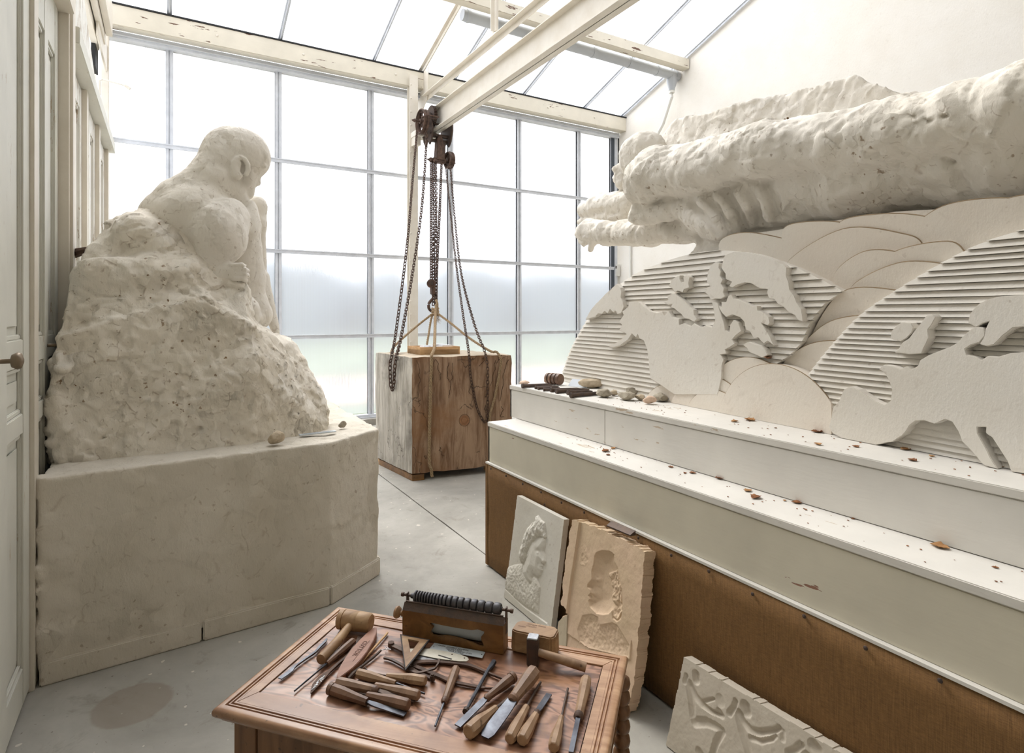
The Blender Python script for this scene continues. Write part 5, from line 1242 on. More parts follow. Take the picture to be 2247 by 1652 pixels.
st_ = [((1303, 850), (.105, .06, .034), 'stone', 'largest flat buff stone lying across the iron points', 31), ((1326, 871), (.055, .042, .026), 'stonegrey', 'grey pebble in front of the largest stone on the white step', 5), ((1346, 868), (.032, .026, .018), 'stone', 'small tan pebble tucked behind the grey pebble', 6),
       ((1373, 877), (.060, .042, .026), 'stonegrey', 'wide grey stone midway along the row of stones', 8), ((1385, 866), (.045, .034, .022), 'stonegrey', 'grey stone lying at the back of the row on the white step', 12), ((1404, 878), (.038, .028, .018), 'stone', 'small pale stone chip touching the wide grey stone', 14),
       ((1425, 886), (.038, .026, .022), 'stonepink', 'pinkish stone flake at the near end of the row', 15), ((1449, 880), (.050, .038, .024), 'stonegrey', 'last dark grey stone at the near end of the row', 17), ((1151, 843.5), (.04, .03, .014), 'stonepink', 'flat pinkish chip at the far corner of the white step', 19), ((1199, 840), (.024, .022, .016), 'stone', 'tiny pale stone behind the first iron points', 23)]
for (px, py), r, mt, lab, sd in st_:
    pebble('stone', PZ(px, py, ZS), r, mt, lab, seed=sd, rz=sd)
gpl = Vector((2.285, 3.14, ZS))
gt = thing('glass_plate', tuple(gpl), 'small bluish glass plate leaning on the foot of the left globe', 'plate')
MB().prism([gpl+Vector((0, 0, 0)), gpl+Vector((.03, -.16, 0)), gpl+Vector((.036, -.16, 0)), gpl+Vector((.006, 0, 0))], [gpl+Vector((.035, 0, .045)), gpl+Vector((.065, -.16, .045)), gpl+Vector((.071, -.16, .045)), gpl+Vector((.041, 0, .045))]).build('sheet', simple('bluish_glass', (206, 212, 220), .15), gt)

# dry leaves on the steps
NUMW = ['first', 'second', 'third', 'fourth', 'fifth', 'sixth', 'seventh', 'eighth', 'ninth', 'tenth', 'eleventh', 'twelfth', 'thirteenth']
def leaf(c, s, ang, m, label, group, seed):
    rs = random.Random(seed); bm = MB(); vs = []; n = 9
    for i in range(n+1):
        f = i/n; w = s*.36*math.sin(math.pi*min(1, f*1.02))**.8*(1+.25*rs.uniform(-1, 1)); curl = rs.uniform(.5, .9)
        for j in (-1, -.5, 0, .5, 1):
            vs.append(Vector(((f-.5)*s, j*w, .004+.35*w*abs(j)**1.5*curl*2+.18*s*(f-.5)**2*2*rs.uniform(.7, 1.3))))
    zm = min(v.z for v in vs); R = Matrix.Rotation(ang, 3, 'Z'); vs = [R @ (v-Vector((0, 0, zm))) for v in vs]
    bm.add(vs, [(i*5+j, (i+1)*5+j, (i+1)*5+j+1, i*5+j+1) for i in range(n) for j in range(4)])
    me = bpy.data.meshes.new('dry_leaf'); me.from_pydata([tuple(v) for v in bm.v], [], bm.f); me.materials.append(MAT[m]); me.polygons.foreach_set('use_smooth', [True]*len(me.polygons))
    o = bpy.data.objects.new('dry_leaf', me); COL.objects.link(o); o.location = c
    so = o.modifiers.new('t', 'SOLIDIFY'); so.thickness = .0008
    return tag(o, label, 'leaf', group)
Z2 = .9155
LV = [(1555, 896, ZS, .02, 0), (1613, 905, ZS, .018, 0), (1645, 922, ZS, .055, 1), (1612, 925, ZS, .035, 1), (1702, 939, ZS, .012, 0), (1795, 948, ZS, .05, 0), (1795, 975, ZS, .035, 1), (1878, 980, ZS, .028, 0), (1988, 986, ZS, .040, 1), (2045, 1001, ZS, .02, 1), (2170, 1018, ZS, .025, 0), (2195, 1024, ZS, .03, 1), (2002, 1010, ZS, .03, 0),
      (1329, 990, Z2, .045, 0), (1346, 984, Z2, .035, 1), (1334, 998, Z2, .025, 0), (1472, 1025, Z2, .025, 0), (1503, 1038, Z2, .02, 0), (1520, 1038, Z2, .03, 0), (1598, 1040, Z2, .022, 1), (1585, 1050, Z2, .06, 0), (1642, 1077, Z2, .035, 1), (1658, 1092, Z2, .05, 0), (1722, 1098, Z2, .016, 1), (1748, 1103, Z2, .035, 0), (1768, 1118, Z2, .012, 0), (1872, 1138, Z2, .014, 0), (2062, 1200, Z2, .05, 1), (2184, 1245, Z2, .016, 0)]
cntl = {}
for k, (px, py, z, s, pale) in enumerate(sorted(LV)):
    up_ = z == ZS; key = (up_, pale); cntl[key] = cntl.get(key, -1)+1; nth = NUMW[cntl[key]]
    leaf(PZ(px, py, z), s, k*1.7, 'leafpale' if pale else 'leaf', ('%s %s dry leaf from the far end on the %s step' % (nth, 'pale tan' if pale else 'brown', 'upper white' if up_ else 'middle cream')), ('%s dry leaves on the %s step' % ('pale' if pale else 'brown', 'upper' if up_ else 'middle')), k+3)
mb = MB(); random.seed(77)
for k in range(130):
    y = random.uniform(.6, 2.6); up_ = random.random() < .5
    x = random.uniform(2.0, 2.23) if up_ else random.uniform(1.80, 1.97); z = ZS if up_ else Z2
    s = random.uniform(.0015, .004); mb.box((x, y, z), (x+s, y+s*1.6, z+s*.5))
tag(mb.build('leaf_crumbs', 'leaf'), 'scatter of tiny brown crumbs along both steps', 'debris', kind='stuff')
# dead leaves and dirt caught on the arm of the flying figure and on the relief
leaf(R3(1692, 786)+RN*.02, .05, .4, 'leaf', 'curled brown leaf caught between the left globe and the low cloud scallop', None, 91)
mb = MB(); random.seed(14)
for k in range(150):
    f = random.random()
    p = PX(1585+155*f+random.uniform(-6, 6), 306-38*f+random.uniform(-6, 4), 2.36); mb.ball(p+Vector((random.uniform(-.02, .03), 0, random.uniform(-.01, .012))), random.uniform(.003, .008), 5)
tag(mb.build('moss_debris', simple('mossy_dirt', (110, 84, 56), .95), loc=tuple(PX(1660, 285, 2.36))), 'dark crumbs of leaf litter caught on top of the flying figure\'s arm', 'debris', kind='stuff')

# ================================================================== SMALL CAST SLABS LEANING ON THE CANVAS
def inside_d(P, poly_):
    """signed distance (positive inside) of points P (n,2) to a closed polygon"""
    A = np.array(poly_); B = np.roll(A, -1, 0); d = np.full(len(P), 1e9); ins = np.zeros(len(P), bool)
    for a, b in zip(A, B):
        ab = b-a; t = np.clip(((P-a)@ab)/(ab@ab+1e-12), 0, 1); q = a+t[:, None]*ab; d = np.minimum(d, np.hypot(*(P-q).T))
        c = ((a[1] > P[:, 1]) != (b[1] > P[:, 1])) & (P[:, 0] < (b[0]-a[0])*(P[:, 1]-a[1])/((b[1]-a[1]) if abs(b[1]-a[1]) > 1e-12 else 1e-12)+a[0]); ins ^= c
    return np.where(ins, d, -d)
def sstep(x, a, b): t = np.clip((x-a)/(b-a), 0, 1); return t*t*(3-2*t)
def vnoise(P, s, seed, octs=3):
    out = np.zeros(len(P)); amp = 1
    for o in range(octs):
        rs = np.random.RandomState(seed+o); L = rs.uniform(-1, 1, (96, 96)); X = (P[:, 0]/s*2**o) % 94; Y = (P[:, 1]/s*2**o) % 94
        i = X.astype(int); j = Y.astype(int); fx = X-i; fy = Y-j; fx = fx*fx*(3-2*fx); fy = fy*fy*(3-2*fy)
        out += amp*((L[i, j]*(1-fx)+L[i+1, j]*fx)*(1-fy)+(L[i, j+1]*(1-fx)+L[i+1, j+1]*fx)*fy); amp *= .5
    return out
def cast(name, BLc, BRc, TLc, TRc, thick, m, label, hfun, res=.0025, ragged=.0, outline=None):
    """slab with four front corners (bottom-left, bottom-right, top-left, top-right as seen) and a modelled front"""
    t = thing(name, tuple((BLc+BRc)/2), label, 'slab')
    ex = (BRc-BLc); W_ = ex.length; ex = ex.normalized(); ey = (TLc-BLc); Hh = ey.length; ey = (ey-ex*ey.dot(ex)).normalized(); n = ex.cross(ey)
    if n.dot(-BLc) < 0: n = -n
    def uv(px, py): p = PP(px, py, BLc, n)-BLc; return (p.dot(ex), p.dot(ey))
    if outline: OUT = [uv(*q) for q in outline]
    else: OUT = [((q-BLc).dot(ex), (q-BLc).dot(ey)) for q in (BLc, BRc, TRc, TLc)]
    OA = np.array(OUT); lo = OA.min(0)-.004; hi = OA.max(0)+.004
    nx = int((hi[0]-lo[0])/res)+1; ny = int((hi[1]-lo[1])/res)+1
    gx, gy = np.meshgrid(np.linspace(lo[0], hi[0], nx), np.linspace(lo[1], hi[1], ny), indexing='ij'); P = np.stack([gx.ravel(), gy.ravel()], 1)
    d = inside_d(P, OUT)+(vnoise(P, .03, 7)*ragged if ragged else 0)
    h = hfun(P, uv, d); keep = (d > -res*.2)
    idx = np.where(keep, np.arange(len(P)), -1).reshape(nx, ny)
    a, b, c, e = idx[:-1, :-1], idx[1:, :-1], idx[1:, 1:], idx[:-1, 1:]; ok = (a >= 0) & (b >= 0) & (c >= 0) & (e >= 0)
    Q = np.stack([a[ok], b[ok], c[ok], e[ok]], 1)
    E = np.array(ex); Y_ = np.array(ey); Nn = np.array(n); B0 = np.array(BLc)
    front = B0+P[:, :1]*E+P[:, 1:]*Y_+h[:, None]*Nn
    rg = (vnoise(P, .02, 9)*ragged*.8)[:, None]*Nn
    back = B0+P[:, :1]*E+P[:, 1:]*Y_-thick*Nn+rg
    # closed shell: front grid, back grid, rim quads on boundary edges
    cnt = {}
    for quad in Q:
        for i in range(4):
            k = (int(quad[i]), int(quad[(i+1) % 4])); cnt[k] = 1
    rim = [k for k in cnt if (k[1], k[0]) not in cnt]; nP = len(P)
    layers = 4; ringv = {}; extra = []; rf = []
    bnd = sorted({v for k in rim for v in k})
    for v in bnd:
        for l in range(1, layers):
            f = l/layers; p = front[v]*(1-f)+back[v]*f
            if ragged: p = p+(E*vnoise(P[v:v+1]+f*.05, .02, 3)[0]+Y_*vnoise(P[v:v+1]+f*.07+1, .02, 4)[0])*ragged*.4
            ringv[(v, l)] = 2*nP+len(extra); extra.append(p)
        ringv[(v, 0)] = v; ringv[(v, layers)] = v+nP
    for a_, b_ in rim:
        for l in range(layers): rf.append((ringv[(b_, l)], ringv[(a_, l)], ringv[(a_, l+1)], ringv[(b_, l+1)]))
    VV = np.concatenate([front, back]+([np.array(extra)] if extra else [])); FF = np.concatenate([Q, Q[:, ::-1]+nP, np.array(rf)])
    used = np.unique(FF); rm = np.full(len(VV), -1); rm[used] = np.arange(len(used))
    o = arrays_mesh('cast_body', VV[used], rm[FF], m, t); o.data.set_sharp_from_angle(angle=math.radians(50))
    return t, uv, (BLc, ex, ey, n)
z4 = lambda pts: [(1050+x/2.898, 1050+y/2.898) for x, y in pts]
# white slab: woman in profile facing right
tilt_ = .07
wb = [Vector((1.645, 2.865, .004)), Vector((1.645, 2.41, .004))]
wt = [Vector((1.712, 2.84, .575)), Vector((1.712, 2.385, .575))]
def bust(P, uv, sgn, head, hair, bodyp, k=1.0, feat=None):
    H_ = np.zeros(len(P)); hd = inside_d(P, [uv(*q) for q in head]); hr = inside_d(P, [uv(*q) for q in hair]); bd = inside_d(P, [uv(*q) for q in bodyp])
    fh = np.sqrt(np.clip(hd, 0, .05)/.05)*.016; bh = np.sqrt(np.clip(bd, 0, .05)/.05)*.011+(sstep(bd, 0, .01))*vnoise(P, .012, 5)*.0016
    hh = np.sqrt(np.clip(hr, 0, .04)/.04)*.020+sstep(hr, 0, .006)*(vnoise(P*np.array([1, .6]), .014, 21, 3)*.0045)
    H_ = np.maximum(np.maximum(fh, bh), hh)
    for (px, py, r, a, asp) in feat or []:
        u, v = uv(px, py); q = ((P[:, 0]-u)/(r*asp))**2+((P[:, 1]-v)/r)**2; H_ = H_+a*np.exp(-q)*(hd > 0)
    return H_*sgn
head1 = z4([(325, 430), (345, 395), (380, 375), (415, 370), (428, 390), (426, 430), (418, 462), (428, 500), (432, 528), (424, 542), (410, 546), (414, 560), (408, 572), (412, 582), (402, 598), (396, 618), (380, 630), (352, 610), (345, 630), (350, 660), (330, 672), (300, 640), (280, 600), (285, 560), (310, 500)])
hair1 = z4([(262, 460), (278, 420), (285, 370), (310, 320), (340, 285), (365, 270), (362, 245), (382, 234), (402, 262), (425, 280), (432, 330), (435, 372), (428, 385), (395, 368), (370, 385), (345, 415), (328, 445), (312, 470), (308, 500), (290, 535), (270, 530), (258, 500)])
body1 = z4([(185, 565), (230, 548), (285, 540), (310, 600), (330, 660), (350, 625), (375, 640), (395, 690), (388, 780), (385, 860), (320, 825), (250, 780), (190, 720), (155, 690), (165, 620)])
feat1 = [(1050+385/2.898, 1050+458/2.898, .014, -.006, 1.5), (1050+388/2.898, 1050+470/2.898, .006, .004, 1.6), (1050+420/2.898, 1050+525/2.898, .010, .004, 1), (1050+408/2.898, 1050+562/2.898, .004, -.003, 2.2), (1050+390/2.898, 1050+545/2.898, .012, -.002, 1), (1050+320/2.898, 1050+475/2.898, .013, .006, .7), (1050+320/2.898, 1050+478/2.898, .005, -.006, .7)]
def h1(P, uv, d):
    H_ = bust(P, uv, 1, head1, hair1, body1, feat=feat1)
    low = inside_d(P, [uv(*q) for q in z4([(120, 640), (152, 678), (290, 812), (440, 918), (520, 1100), (0, 1100)])]); H_ = H_*(low < 0)+sstep(low, 0, .003)*.006
    return H_+vnoise(P, .05, 2)*.0006
cast('white_profile_relief', wb[0], wb[1], wt[0], wt[1], .032, 'whiteslab', 'white plaster slab with a raised profile of a woman facing right, leaning on the canvas', h1)
# pink mould: hollow profile facing left
def h2(P, uv, d):
    hd = z4([(735, 500), (750, 470), (785, 455), (835, 460), (862, 480), (862, 525), (885, 570), (900, 640), (912, 720), (915, 830), (905, 890), (880, 912), (850, 890), (845, 840), (825, 860), (790, 866), (750, 858), (705, 815), (697, 780), (706, 765), (695, 745), (712, 728), (708, 705), (690, 690), (692, 675), (720, 640), (718, 590), (730, 545)])
    bd = z4([(660, 870), (720, 860), (760, 880), (770, 930), (850, 915), (880, 930), (960, 1060), (950, 1140), (700, 1080), (640, 1040), (628, 960)])
    a = inside_d(P, [uv(*q) for q in hd]); b = inside_d(P, [uv(*q) for q in bd])
    H_ = -np.sqrt(np.clip(a, 0, .055)/.055)*.026; H_ = np.minimum(H_, -np.sqrt(np.clip(b, 0, .03)/.03)*.009-sstep(b, 0, .01)*(vnoise(P, .012, 4)*.0014))
    hairm = inside_d(P, [uv(*q) for q in z4([(800, 600), (870, 580), (905, 700), (912, 850), (880, 905), (850, 880), (850, 800), (820, 760), (830, 700)])]); H_ += sstep(hairm, 0, .006)*(vnoise(P*np.array([1, .6]), .012, 33)*.005+.006)
    for (px, py, r, am) in ((745, 640, .010, .006), (742, 632, .006, -.004), (705, 700, .010, -.004), (712, 750, .004, .003), (850, 760, .012, .009), (850, 762, .006, -.009), (770, 700, .02, .003)):
        u, v = uv(1050+px/2.898, 1050+py/2.898); H_ = H_+am*np.exp(-(((P[:, 0]-u)/(r*1.3))**2+((P[:, 1]-v)/r)**2))*(a > 0)
    # raised left border, chamfered foot
    lb = inside_d(P, [uv(*q) for q in z4([(560, 200), (655, 270), (625, 480), (600, 640), (570, 860), (450, 860), (450, 200)])]); H_ += sstep(lb, 0, .004)*.012
    ft = inside_d(P, [uv(*q) for q in z4([(560, 980), (640, 1035), (960, 1150), (970, 1010), (985, 1100), (1000, 1340), (900, 1500), (300, 1500), (300, 900)])]); H_ -= sstep(ft, 0, .003)*.005*(a < 0)*(b < 0)
    ps = inside_d(P, [uv(*q) for q in z4([(650, 410), (690, 430), (700, 520), (680, 560), (640, 550), (640, 470)])]); H_ += sstep(ps, 0, .006)*vnoise(P, .02, 12)*.002
    return H_+vnoise(P, .04, 8)*.0008
pb = [Vector((1.575, 2.33, .004)), Vector((1.575, 1.805, .004))]; pt_ = [Vector((1.688, 2.28, .615)), Vector((1.688, 1.79, .612))]
out2 = z4([(610, 262), (640, 266), (700, 290), (800, 330), (900, 380), (1000, 425), (1060, 462), (1052, 560), (1040, 700), (1030, 850), (1015, 1000), (1000, 1150), (985, 1300), (960, 1420), (930, 1500), (890, 1490), (700, 1380), (500, 1250), (500, 1060), (508, 910), (540, 880), (566, 868), (568, 835), (535, 800), (548, 700), (560, 560), (580, 420)])
cast('pink_profile_mould', pb[0], pb[1], pt_[0], pt_[1], .058, 'pink', 'thick pinkish plaster mould with a hollow profile facing left, rough broken edges', h2, ragged=.006, outline=out2)
# grey slab with sunken figures
z5 = lambda pts: [(1400+x/3.745, 1400+y/3.745) for x, y in pts]
def stroke(P, uv, pts, r0, r1=None):
    r1 = r1 or r0; q = [np.array(uv(*p)) for p in z5(pts)]; d = np.full(len(P), 1e9); k = len(q)-1
    for i in range(k):
        a, b = q[i], q[i+1]; ab = b-a; t = np.clip(((P-a)@ab)/(ab@ab+1e-12), 0, 1); dd = np.hypot(*(P-(a+t[:, None]*ab)).T)/(r0+(r1-r0)*(i+t)/k); d = np.minimum(d, dd)
    return np.sqrt(np.clip(1-d, 0, 1)) * (d < 1)
def h3(P, uv, d):
    H_ = np.zeros(len(P)); S_ = [([(475, 300), (480, 345)], .016, .016, .012), ([(395, 310), (385, 360)], .010, .010, .008), ([(430, 400), (470, 480), (530, 550), (600, 600), (680, 635)], .016, .008, .012),
        ([(420, 380), (440, 520), (450, 640)], .018, .014, .008), ([(540, 520), (620, 500)], .008, .006, .008), ([(670, 500), (680, 530)], .017, .017, .004), ([(470, 690), (560, 690), (650, 730), (690, 760)], .018, .012, .010), ([(690, 770), (640, 860), (610, 960)], .014, .012, .010), ([(500, 930), (530, 980)], .014, .014, .008), ([(660, 590), (690, 640)], .008, .010, .008),
        ([(880, 560), (895, 610)], .019, .017, .012), ([(800, 520), (790, 570), (750, 620)], .010, .012, .009), ([(830, 620), (860, 690), (930, 760), (1000, 775), (1120, 760), (1160, 740)], .015, .009, .012), ([(830, 640), (860, 780), (900, 900), (920, 1000)], .016, .014, .007),
        ([(930, 820), (1010, 850), (1100, 830), (1130, 805)], .010, .007, .009), ([(1150, 730), (1190, 770), (1190, 830)], .008, .010, .005), ([(1440, 880), (1470, 920)], .018, .018, .012), ([(1340, 880), (1290, 920), (1230, 940)], .012, .010, .009), ([(1380, 970), (1450, 1060)], .016, .014, .009)]
    for pts, a, b, dp_ in S_: H_ = np.minimum(H_, -dp_*stroke(P, uv, pts, a, b))
    return H_+vnoise(P, .05, 18)*.0006+vnoise(P, .01, 19)*.0003
gb = [Vector((1.59, 1.60, .004)), Vector((1.59, .10, .004))]; gt_ = [Vector((1.665, 1.555, .318)), Vector((1.665, .10, .318))]
out3 = [(1468, 1676), (1500, 1448), (1507, 1444), (1516, 1449), (1540, 1460), (1600, 1493), (1690, 1545), (1780, 1600), (1870, 1658), (1960, 1712), (2400, 1980), (2400, 2400), (1468, 1676)]
ga_, gb_ = Vector((1.665, 1.555, .318)), Vector((1.70, .98, .318))
gd = (gb_-ga_).normalized(); ge = ga_+gd*1.3
bl_ = Vector((1.592, 1.575, .004)); br_ = bl_+gd*1.3
t3 = cast('grey_figures_mould', bl_, br_, ga_, ge, .045, 'greyslab', 'pale grey mould slab with sunken dancing figures at the foot of the canvas', h3, ragged=.002)
# buff offcut behind the table between the two slabs
bo = Vector((1.50, 2.22, .003))
bf = thing('buff_plaster_offcut', tuple(bo), 'narrow buff plaster offcut standing against the left edge of the pink mould', 'offcut')
q = [PP(*p, Vector((1.58, 2.3, 0)), Vector((-1, 0, .12)).normalized()) for p in z4([(506, 912), (530, 885), (566, 866), (560, 1060), (540, 1180), (495, 1180), (500, 1050)])]
MB().prism(q, [p+Vector((.02, .005, 0)) for p in q]).build('offcut_body', 'buffslab', bf, bevel=.003)
# wall clip lying on the mould top, wire by the table
p0, p1 = PX(1331, 1155, 1.70), PX(1383, 1177, 1.70)
mc = thing('metal_bracket', tuple(p0), 'small grey metal angle lying along the top of the pink mould', 'bracket')
MB().prism([p0, p1, p1+Vector((.03, 0, .0)), p0+Vector((.03, 0, 0))], [p0+Vector((0, 0, .006)), p1+Vector((0, 0, .006)), p1+Vector((.03, 0, .02)), p0+Vector((.03, 0, .02))]).build('angle', 'iron', mc)
hkp = PX(1195, 1110, 1.745)
MB().sweep([hkp+Vector((0, .006*math.cos(a), .012*math.sin(a))) for a in [i*math.pi/6 for i in range(12)]], .002, n=5, closed=True, up=(1, 0, 0)).build('hanging_ring', 'iron', bpy.data.objects['white_profile_relief'])
# ================================================================== TABLE WITH THE CARVING TOOLS
ZT = .78
TO = Vector((.0803, 1.3652, 0)); te1 = Vector((.6703, -.7421, 0)); te2 = Vector((.7421, .6703, 0)); TL, TWd = .807, .451
def TB(u, v, z): return TO+te1*u+te2*v+Vector((0, 0, z))
tb = thing('tool_table', tuple(TB(TL/2, TWd/2, 0)), 'low walnut cabinet table with mitred border and buckled veneer, covered in carving tools', 'table')
def ring_at(o, z): return [TB(o, o, z), TB(TL-o, o, z), TB(TL-o, TWd-o, z), TB(o, TWd-o, z)]
def loft(prof, name, m, closed_top=False, smooth=False, auto=True):
    mb = MB(); vs = []
    for o, z in prof: vs += ring_at(o, z)
    fs = [(i*4+j, i*4+(j+1) % 4, (i+1)*4+(j+1) % 4, (i+1)*4+j) for i in range(len(prof)-1) for j in range(4)]
    return mb.add(vs, fs).build(name, m, tb, auto=auto)
loft([(.034, ZT-.012), (.034, ZT), (.030, ZT), (.0285, ZT-.004), (.0265, ZT-.004), (.025, ZT), (.0225, ZT), (.021, ZT-.004), (.019, ZT-.004), (.0175, ZT+.0005), (.008, ZT+.0005), (.004, ZT-.001), (.001, ZT-.005), (0, ZT-.010), (.001, ZT-.016), (.005, ZT-.021), (.012, ZT-.024), (.014, ZT-.030), (.030, ZT-.036), (.05, ZT-.037), (.05, ZT-.012), (.034, ZT-.012)], 'edge_moulding', 'border')
IN = dict(l=.055, r=.052, f=.074, b=.058)
co = [TB(.034, .034, 0), TB(TL-.034, .034, 0), TB(TL-.034, TWd-.034, 0), TB(.034, TWd-.034, 0)]
ci = [TB(IN['l'], IN['f'], 0), TB(TL-IN['r'], IN['f'], 0), TB(TL-IN['r'], TWd-IN['b'], 0), TB(IN['l'], TWd-IN['b'], 0)]
for i in range(4):
    j = (i+1) % 4; q = [co[i], co[j], ci[j], ci[i]]; c = sum(q, Vector())/4; q = [c+(p-c)*.9985 for p in q]
    MB().prism([p+Vector((0, 0, ZT-.014)) for p in q], [p+Vector((0, 0, ZT)) for p in q]).build('border_board', 'border', tb, bevel=.0006)
mb = MB(); nu, nv = 70, 40; vs = []
for i in range(nu+1):
    for j in range(nv+1):
        u = IN['l']+.002+(TL-IN['r']-IN['l']-.004)*i/nu; v = IN['f']+.002+(TWd-IN['b']-IN['f']-.004)*j/nv
        w = mnoise.noise(Vector((u*14, v*30, 1)))*.0013+mnoise.noise(Vector((u*40, v*50, 4)))*.0005
        vs.append(TB(u, v, ZT-.0022+w))
mb.add(vs, [(i*(nv+1)+j, (i+1)*(nv+1)+j, (i+1)*(nv+1)+j+1, i*(nv+1)+j+1) for i in range(nu) for j in range(nv)]).build('veneer_sheet', 'walnut', tb, smooth=True)
MB().prism([TB(.04, .04, ZT-.02), TB(TL-.04, .04, ZT-.02), TB(TL-.04, TWd-.04, ZT-.02), TB(.04, TWd-.04, ZT-.02)], [TB(.04, .04, ZT-.0145), TB(TL-.04, .04, ZT-.0145), TB(TL-.04, TWd-.04, ZT-.0145), TB(.04, TWd-.04, ZT-.0145)]).build('substrate', 'handledark', tb)
for lo_, hi_, nm in (((.03, .03), (.085, .085), 'corner_stile'), ((TL-.085, .03), (TL-.03, .085), 'corner_stile')):
    MB().prism([TB(lo_[0], lo_[1], .66), TB(hi_[0], lo_[1], .66), TB(hi_[0], hi_[1], .66), TB(lo_[0], hi_[1], .66)], [TB(lo_[0], lo_[1], ZT-.037), TB(hi_[0], lo_[1], ZT-.037), TB(hi_[0], hi_[1], ZT-.037), TB(lo_[0], hi_[1], ZT-.037)]).build(nm, 'apron', tb, bevel=.001)
def tbox(u0, v0, u1, v1, z0, z1, nm, m, bev=.001):
    r = [(u0, v0), (u1, v0), (u1, v1), (u0, v1)]
    return MB().prism([TB(u, v, z0) for u, v in r], [TB(u, v, z1) for u, v in r]).build(nm, m, tb, bevel=bev)
tbox(.087, .033, TL-.087, .05, .66, ZT-.037, 'drawer_front', 'apron')
tbox(.033, .087, .05, TWd-.05, .66, ZT-.037, 'side_panel', 'apron'); tbox(TL-.05, .087, TL-.033, TWd-.05, .66, ZT-.037, 'side_panel', 'apron')
loft([(.04, .660), (.022, .658), (.018, .652), (.020, .645), (.026, .640), (.024, .634), (.045, .630)], 'waist_moulding', 'apron')
tbox(.05, .05, TL-.05, TWd-.05, .06, .655, 'cabinet_body', 'apron'); tbox(.03, .03, TL-.03, TWd-.03, .0, .06, 'foot_plinth', 'apron')
for u, v in ((TL-.014, TWd-.016), (TL-.014, .02)):
    pf = []; z = .06; k = 0
    while z < .735: pf += [((z-.06)/.68, .012), ((z+.006-.06)/.68, .019), ((z+.016-.06)/.68, .021), ((z+.026-.06)/.68, .019), ((z+.032-.06)/.68, .012)]; z += .034
    MB().lathe(TB(u, v, .06), TB(u, v, .74), pf, 16).build('turned_column', 'apron', tb, smooth=True)

def T(px, py, h=0.0): return PZ(px, py, ZT+h)
def chisel(hb, hf, tip, rb, rf, bw, m, label, ferrule=0, cap=0, shape='oct', blade='steel', tipx=None, leaf_=False, round_end=False, sh=.0032, bt=.0014, cat='chisel', bend=None, z0=0):
    rb *= .84; rf *= .84; bw *= .72
    a, b = T(*hb, rb+z0), T(*hf, rf+z0); L = (b-a).length; d = (b-a).normalized()
    t = thing('carving_chisel' if cat == 'chisel' else cat, tuple(a), label, 'chisel' if cat == 'chisel' else cat)
    pr = [(0, .80), (.015, .93), (.05, 1.0), (.35, 1.03), (.7, .93), (1, 0)]
    pts, rr = [], []
    for f, s in pr:
        pts.append(a+(b-a)*f); rr.append(rb*s if f < 1 else rf)
    rr[4] = rb*.35+rf*.65 if abs(rb-rf) > .001 else rb*.98
    MB().sweep(pts, rr, n=12, shape=shape).build('handle', m, t, smooth=(shape != 'oct'), bevel=0)
    if cap: MB().sweep([a-d*.001, a+d*.008], [rb*1.12, rb*1.14], n=16).build('butt_ring', 'handledark', t, auto=True)
    if ferrule: MB().sweep([b-d*.004, b+d*.002, b+d*.004, b+d*.009], [rf*1.05, rf*1.15, rf*1.15, rf*.7], n=16).build('ferrule', 'handledark' if ferrule == 1 else 'rust', t, auto=True)
    if tip:
        e = T(*tip, .003+z0*.3); m_ = [T(*q, .005+z0) for q in (bend or [])]
        path = smooth3([b-d*.004, b+d*.01]+m_+[e], 6); k = len(path)-1; w, th = [], []
        for i in range(k+1):
            f = i/k
            if leaf_: ww = sh+(bw-sh)*(math.sin(math.pi*min(1, f*.62+.0))**1.5); ww = ww if f < .93 else ww*(.9 if f < .97 else .65)
            elif f < .35: ww = sh
            elif f < .55: ww = sh+(bw-sh)*((f-.35)/.2)**1.5
            else: ww = bw
            if round_end and f > .93: ww *= .75
            w.append(ww); th.append(sh*.9 if f < .3 else sh*.9+(bt-sh*.9)*min(1, (f-.3)/.3))
        MB().sweep(path, w, th, n=10, shape='round' if bw < .004 else 'rect').build('blade', blade, t, auto=True)
    return t
def rod(pts, w, m, name, label, cat, th=None, shape='round', h=.004, part='shaft', n=8, sm=6):
    P = smooth3([T(*p[:2], p[2] if len(p) > 2 else h) for p in pts], sm); k = len(P)
    if hasattr(w, '__len__'): w = [float(np.interp(i/(k-1), np.linspace(0, 1, len(w)), w)) for i in range(k)]
    if hasattr(th, '__len__'): th = [float(np.interp(i/(k-1), np.linspace(0, 1, len(th)), th)) for i in range(k)]
    t = thing(name, tuple(P[0]), label, cat); MB().sweep(P, w, th, n=n, shape=shape).build(part, m, t, auto=True); return t

# left group
rod([(614, 1489), (636, 1473), (645, 1464), (668, 1447), (690, 1432), (703, 1418), (713, 1408), (717, 1401)], [.0055, .0055, .0025, .0025, .003, .0035, .0018], 'steel', 'modelling_spatula', 'thin iron spatula with a flat bright tip, leftmost tool on the veneer', 'spatula', th=[.001, .001, .002, .0022, .0022, .002, .001], shape='rect')
t = thing('round_mallet', tuple(T(780, 1378)), 'cylindrical wooden mallet at the far left corner of the table', 'mallet')
a, b = T(745, 1358, .024), T(814, 1367, .024)
MB().lathe(a, b, [(0, .0), (0, .021), (.02, .024), (.16, .0245), (.17, .0225), (.19, .0245), (.6, .0245), (.61, .0238), (.62, .0245), (.75, .0242), (.95, .0235), (1, .020), (1, 0)], 20).build('head', 'mallet', t, auto=True)
c = (a+b)/2
MB().sweep([c+Vector((0, 0, .004)), T(765, 1376, .020), T(740, 1408, .016), T(704, 1447, .014)], [.0095, .010, .0115, .012], n=16).build('handle', 'mallet', t, auto=True)
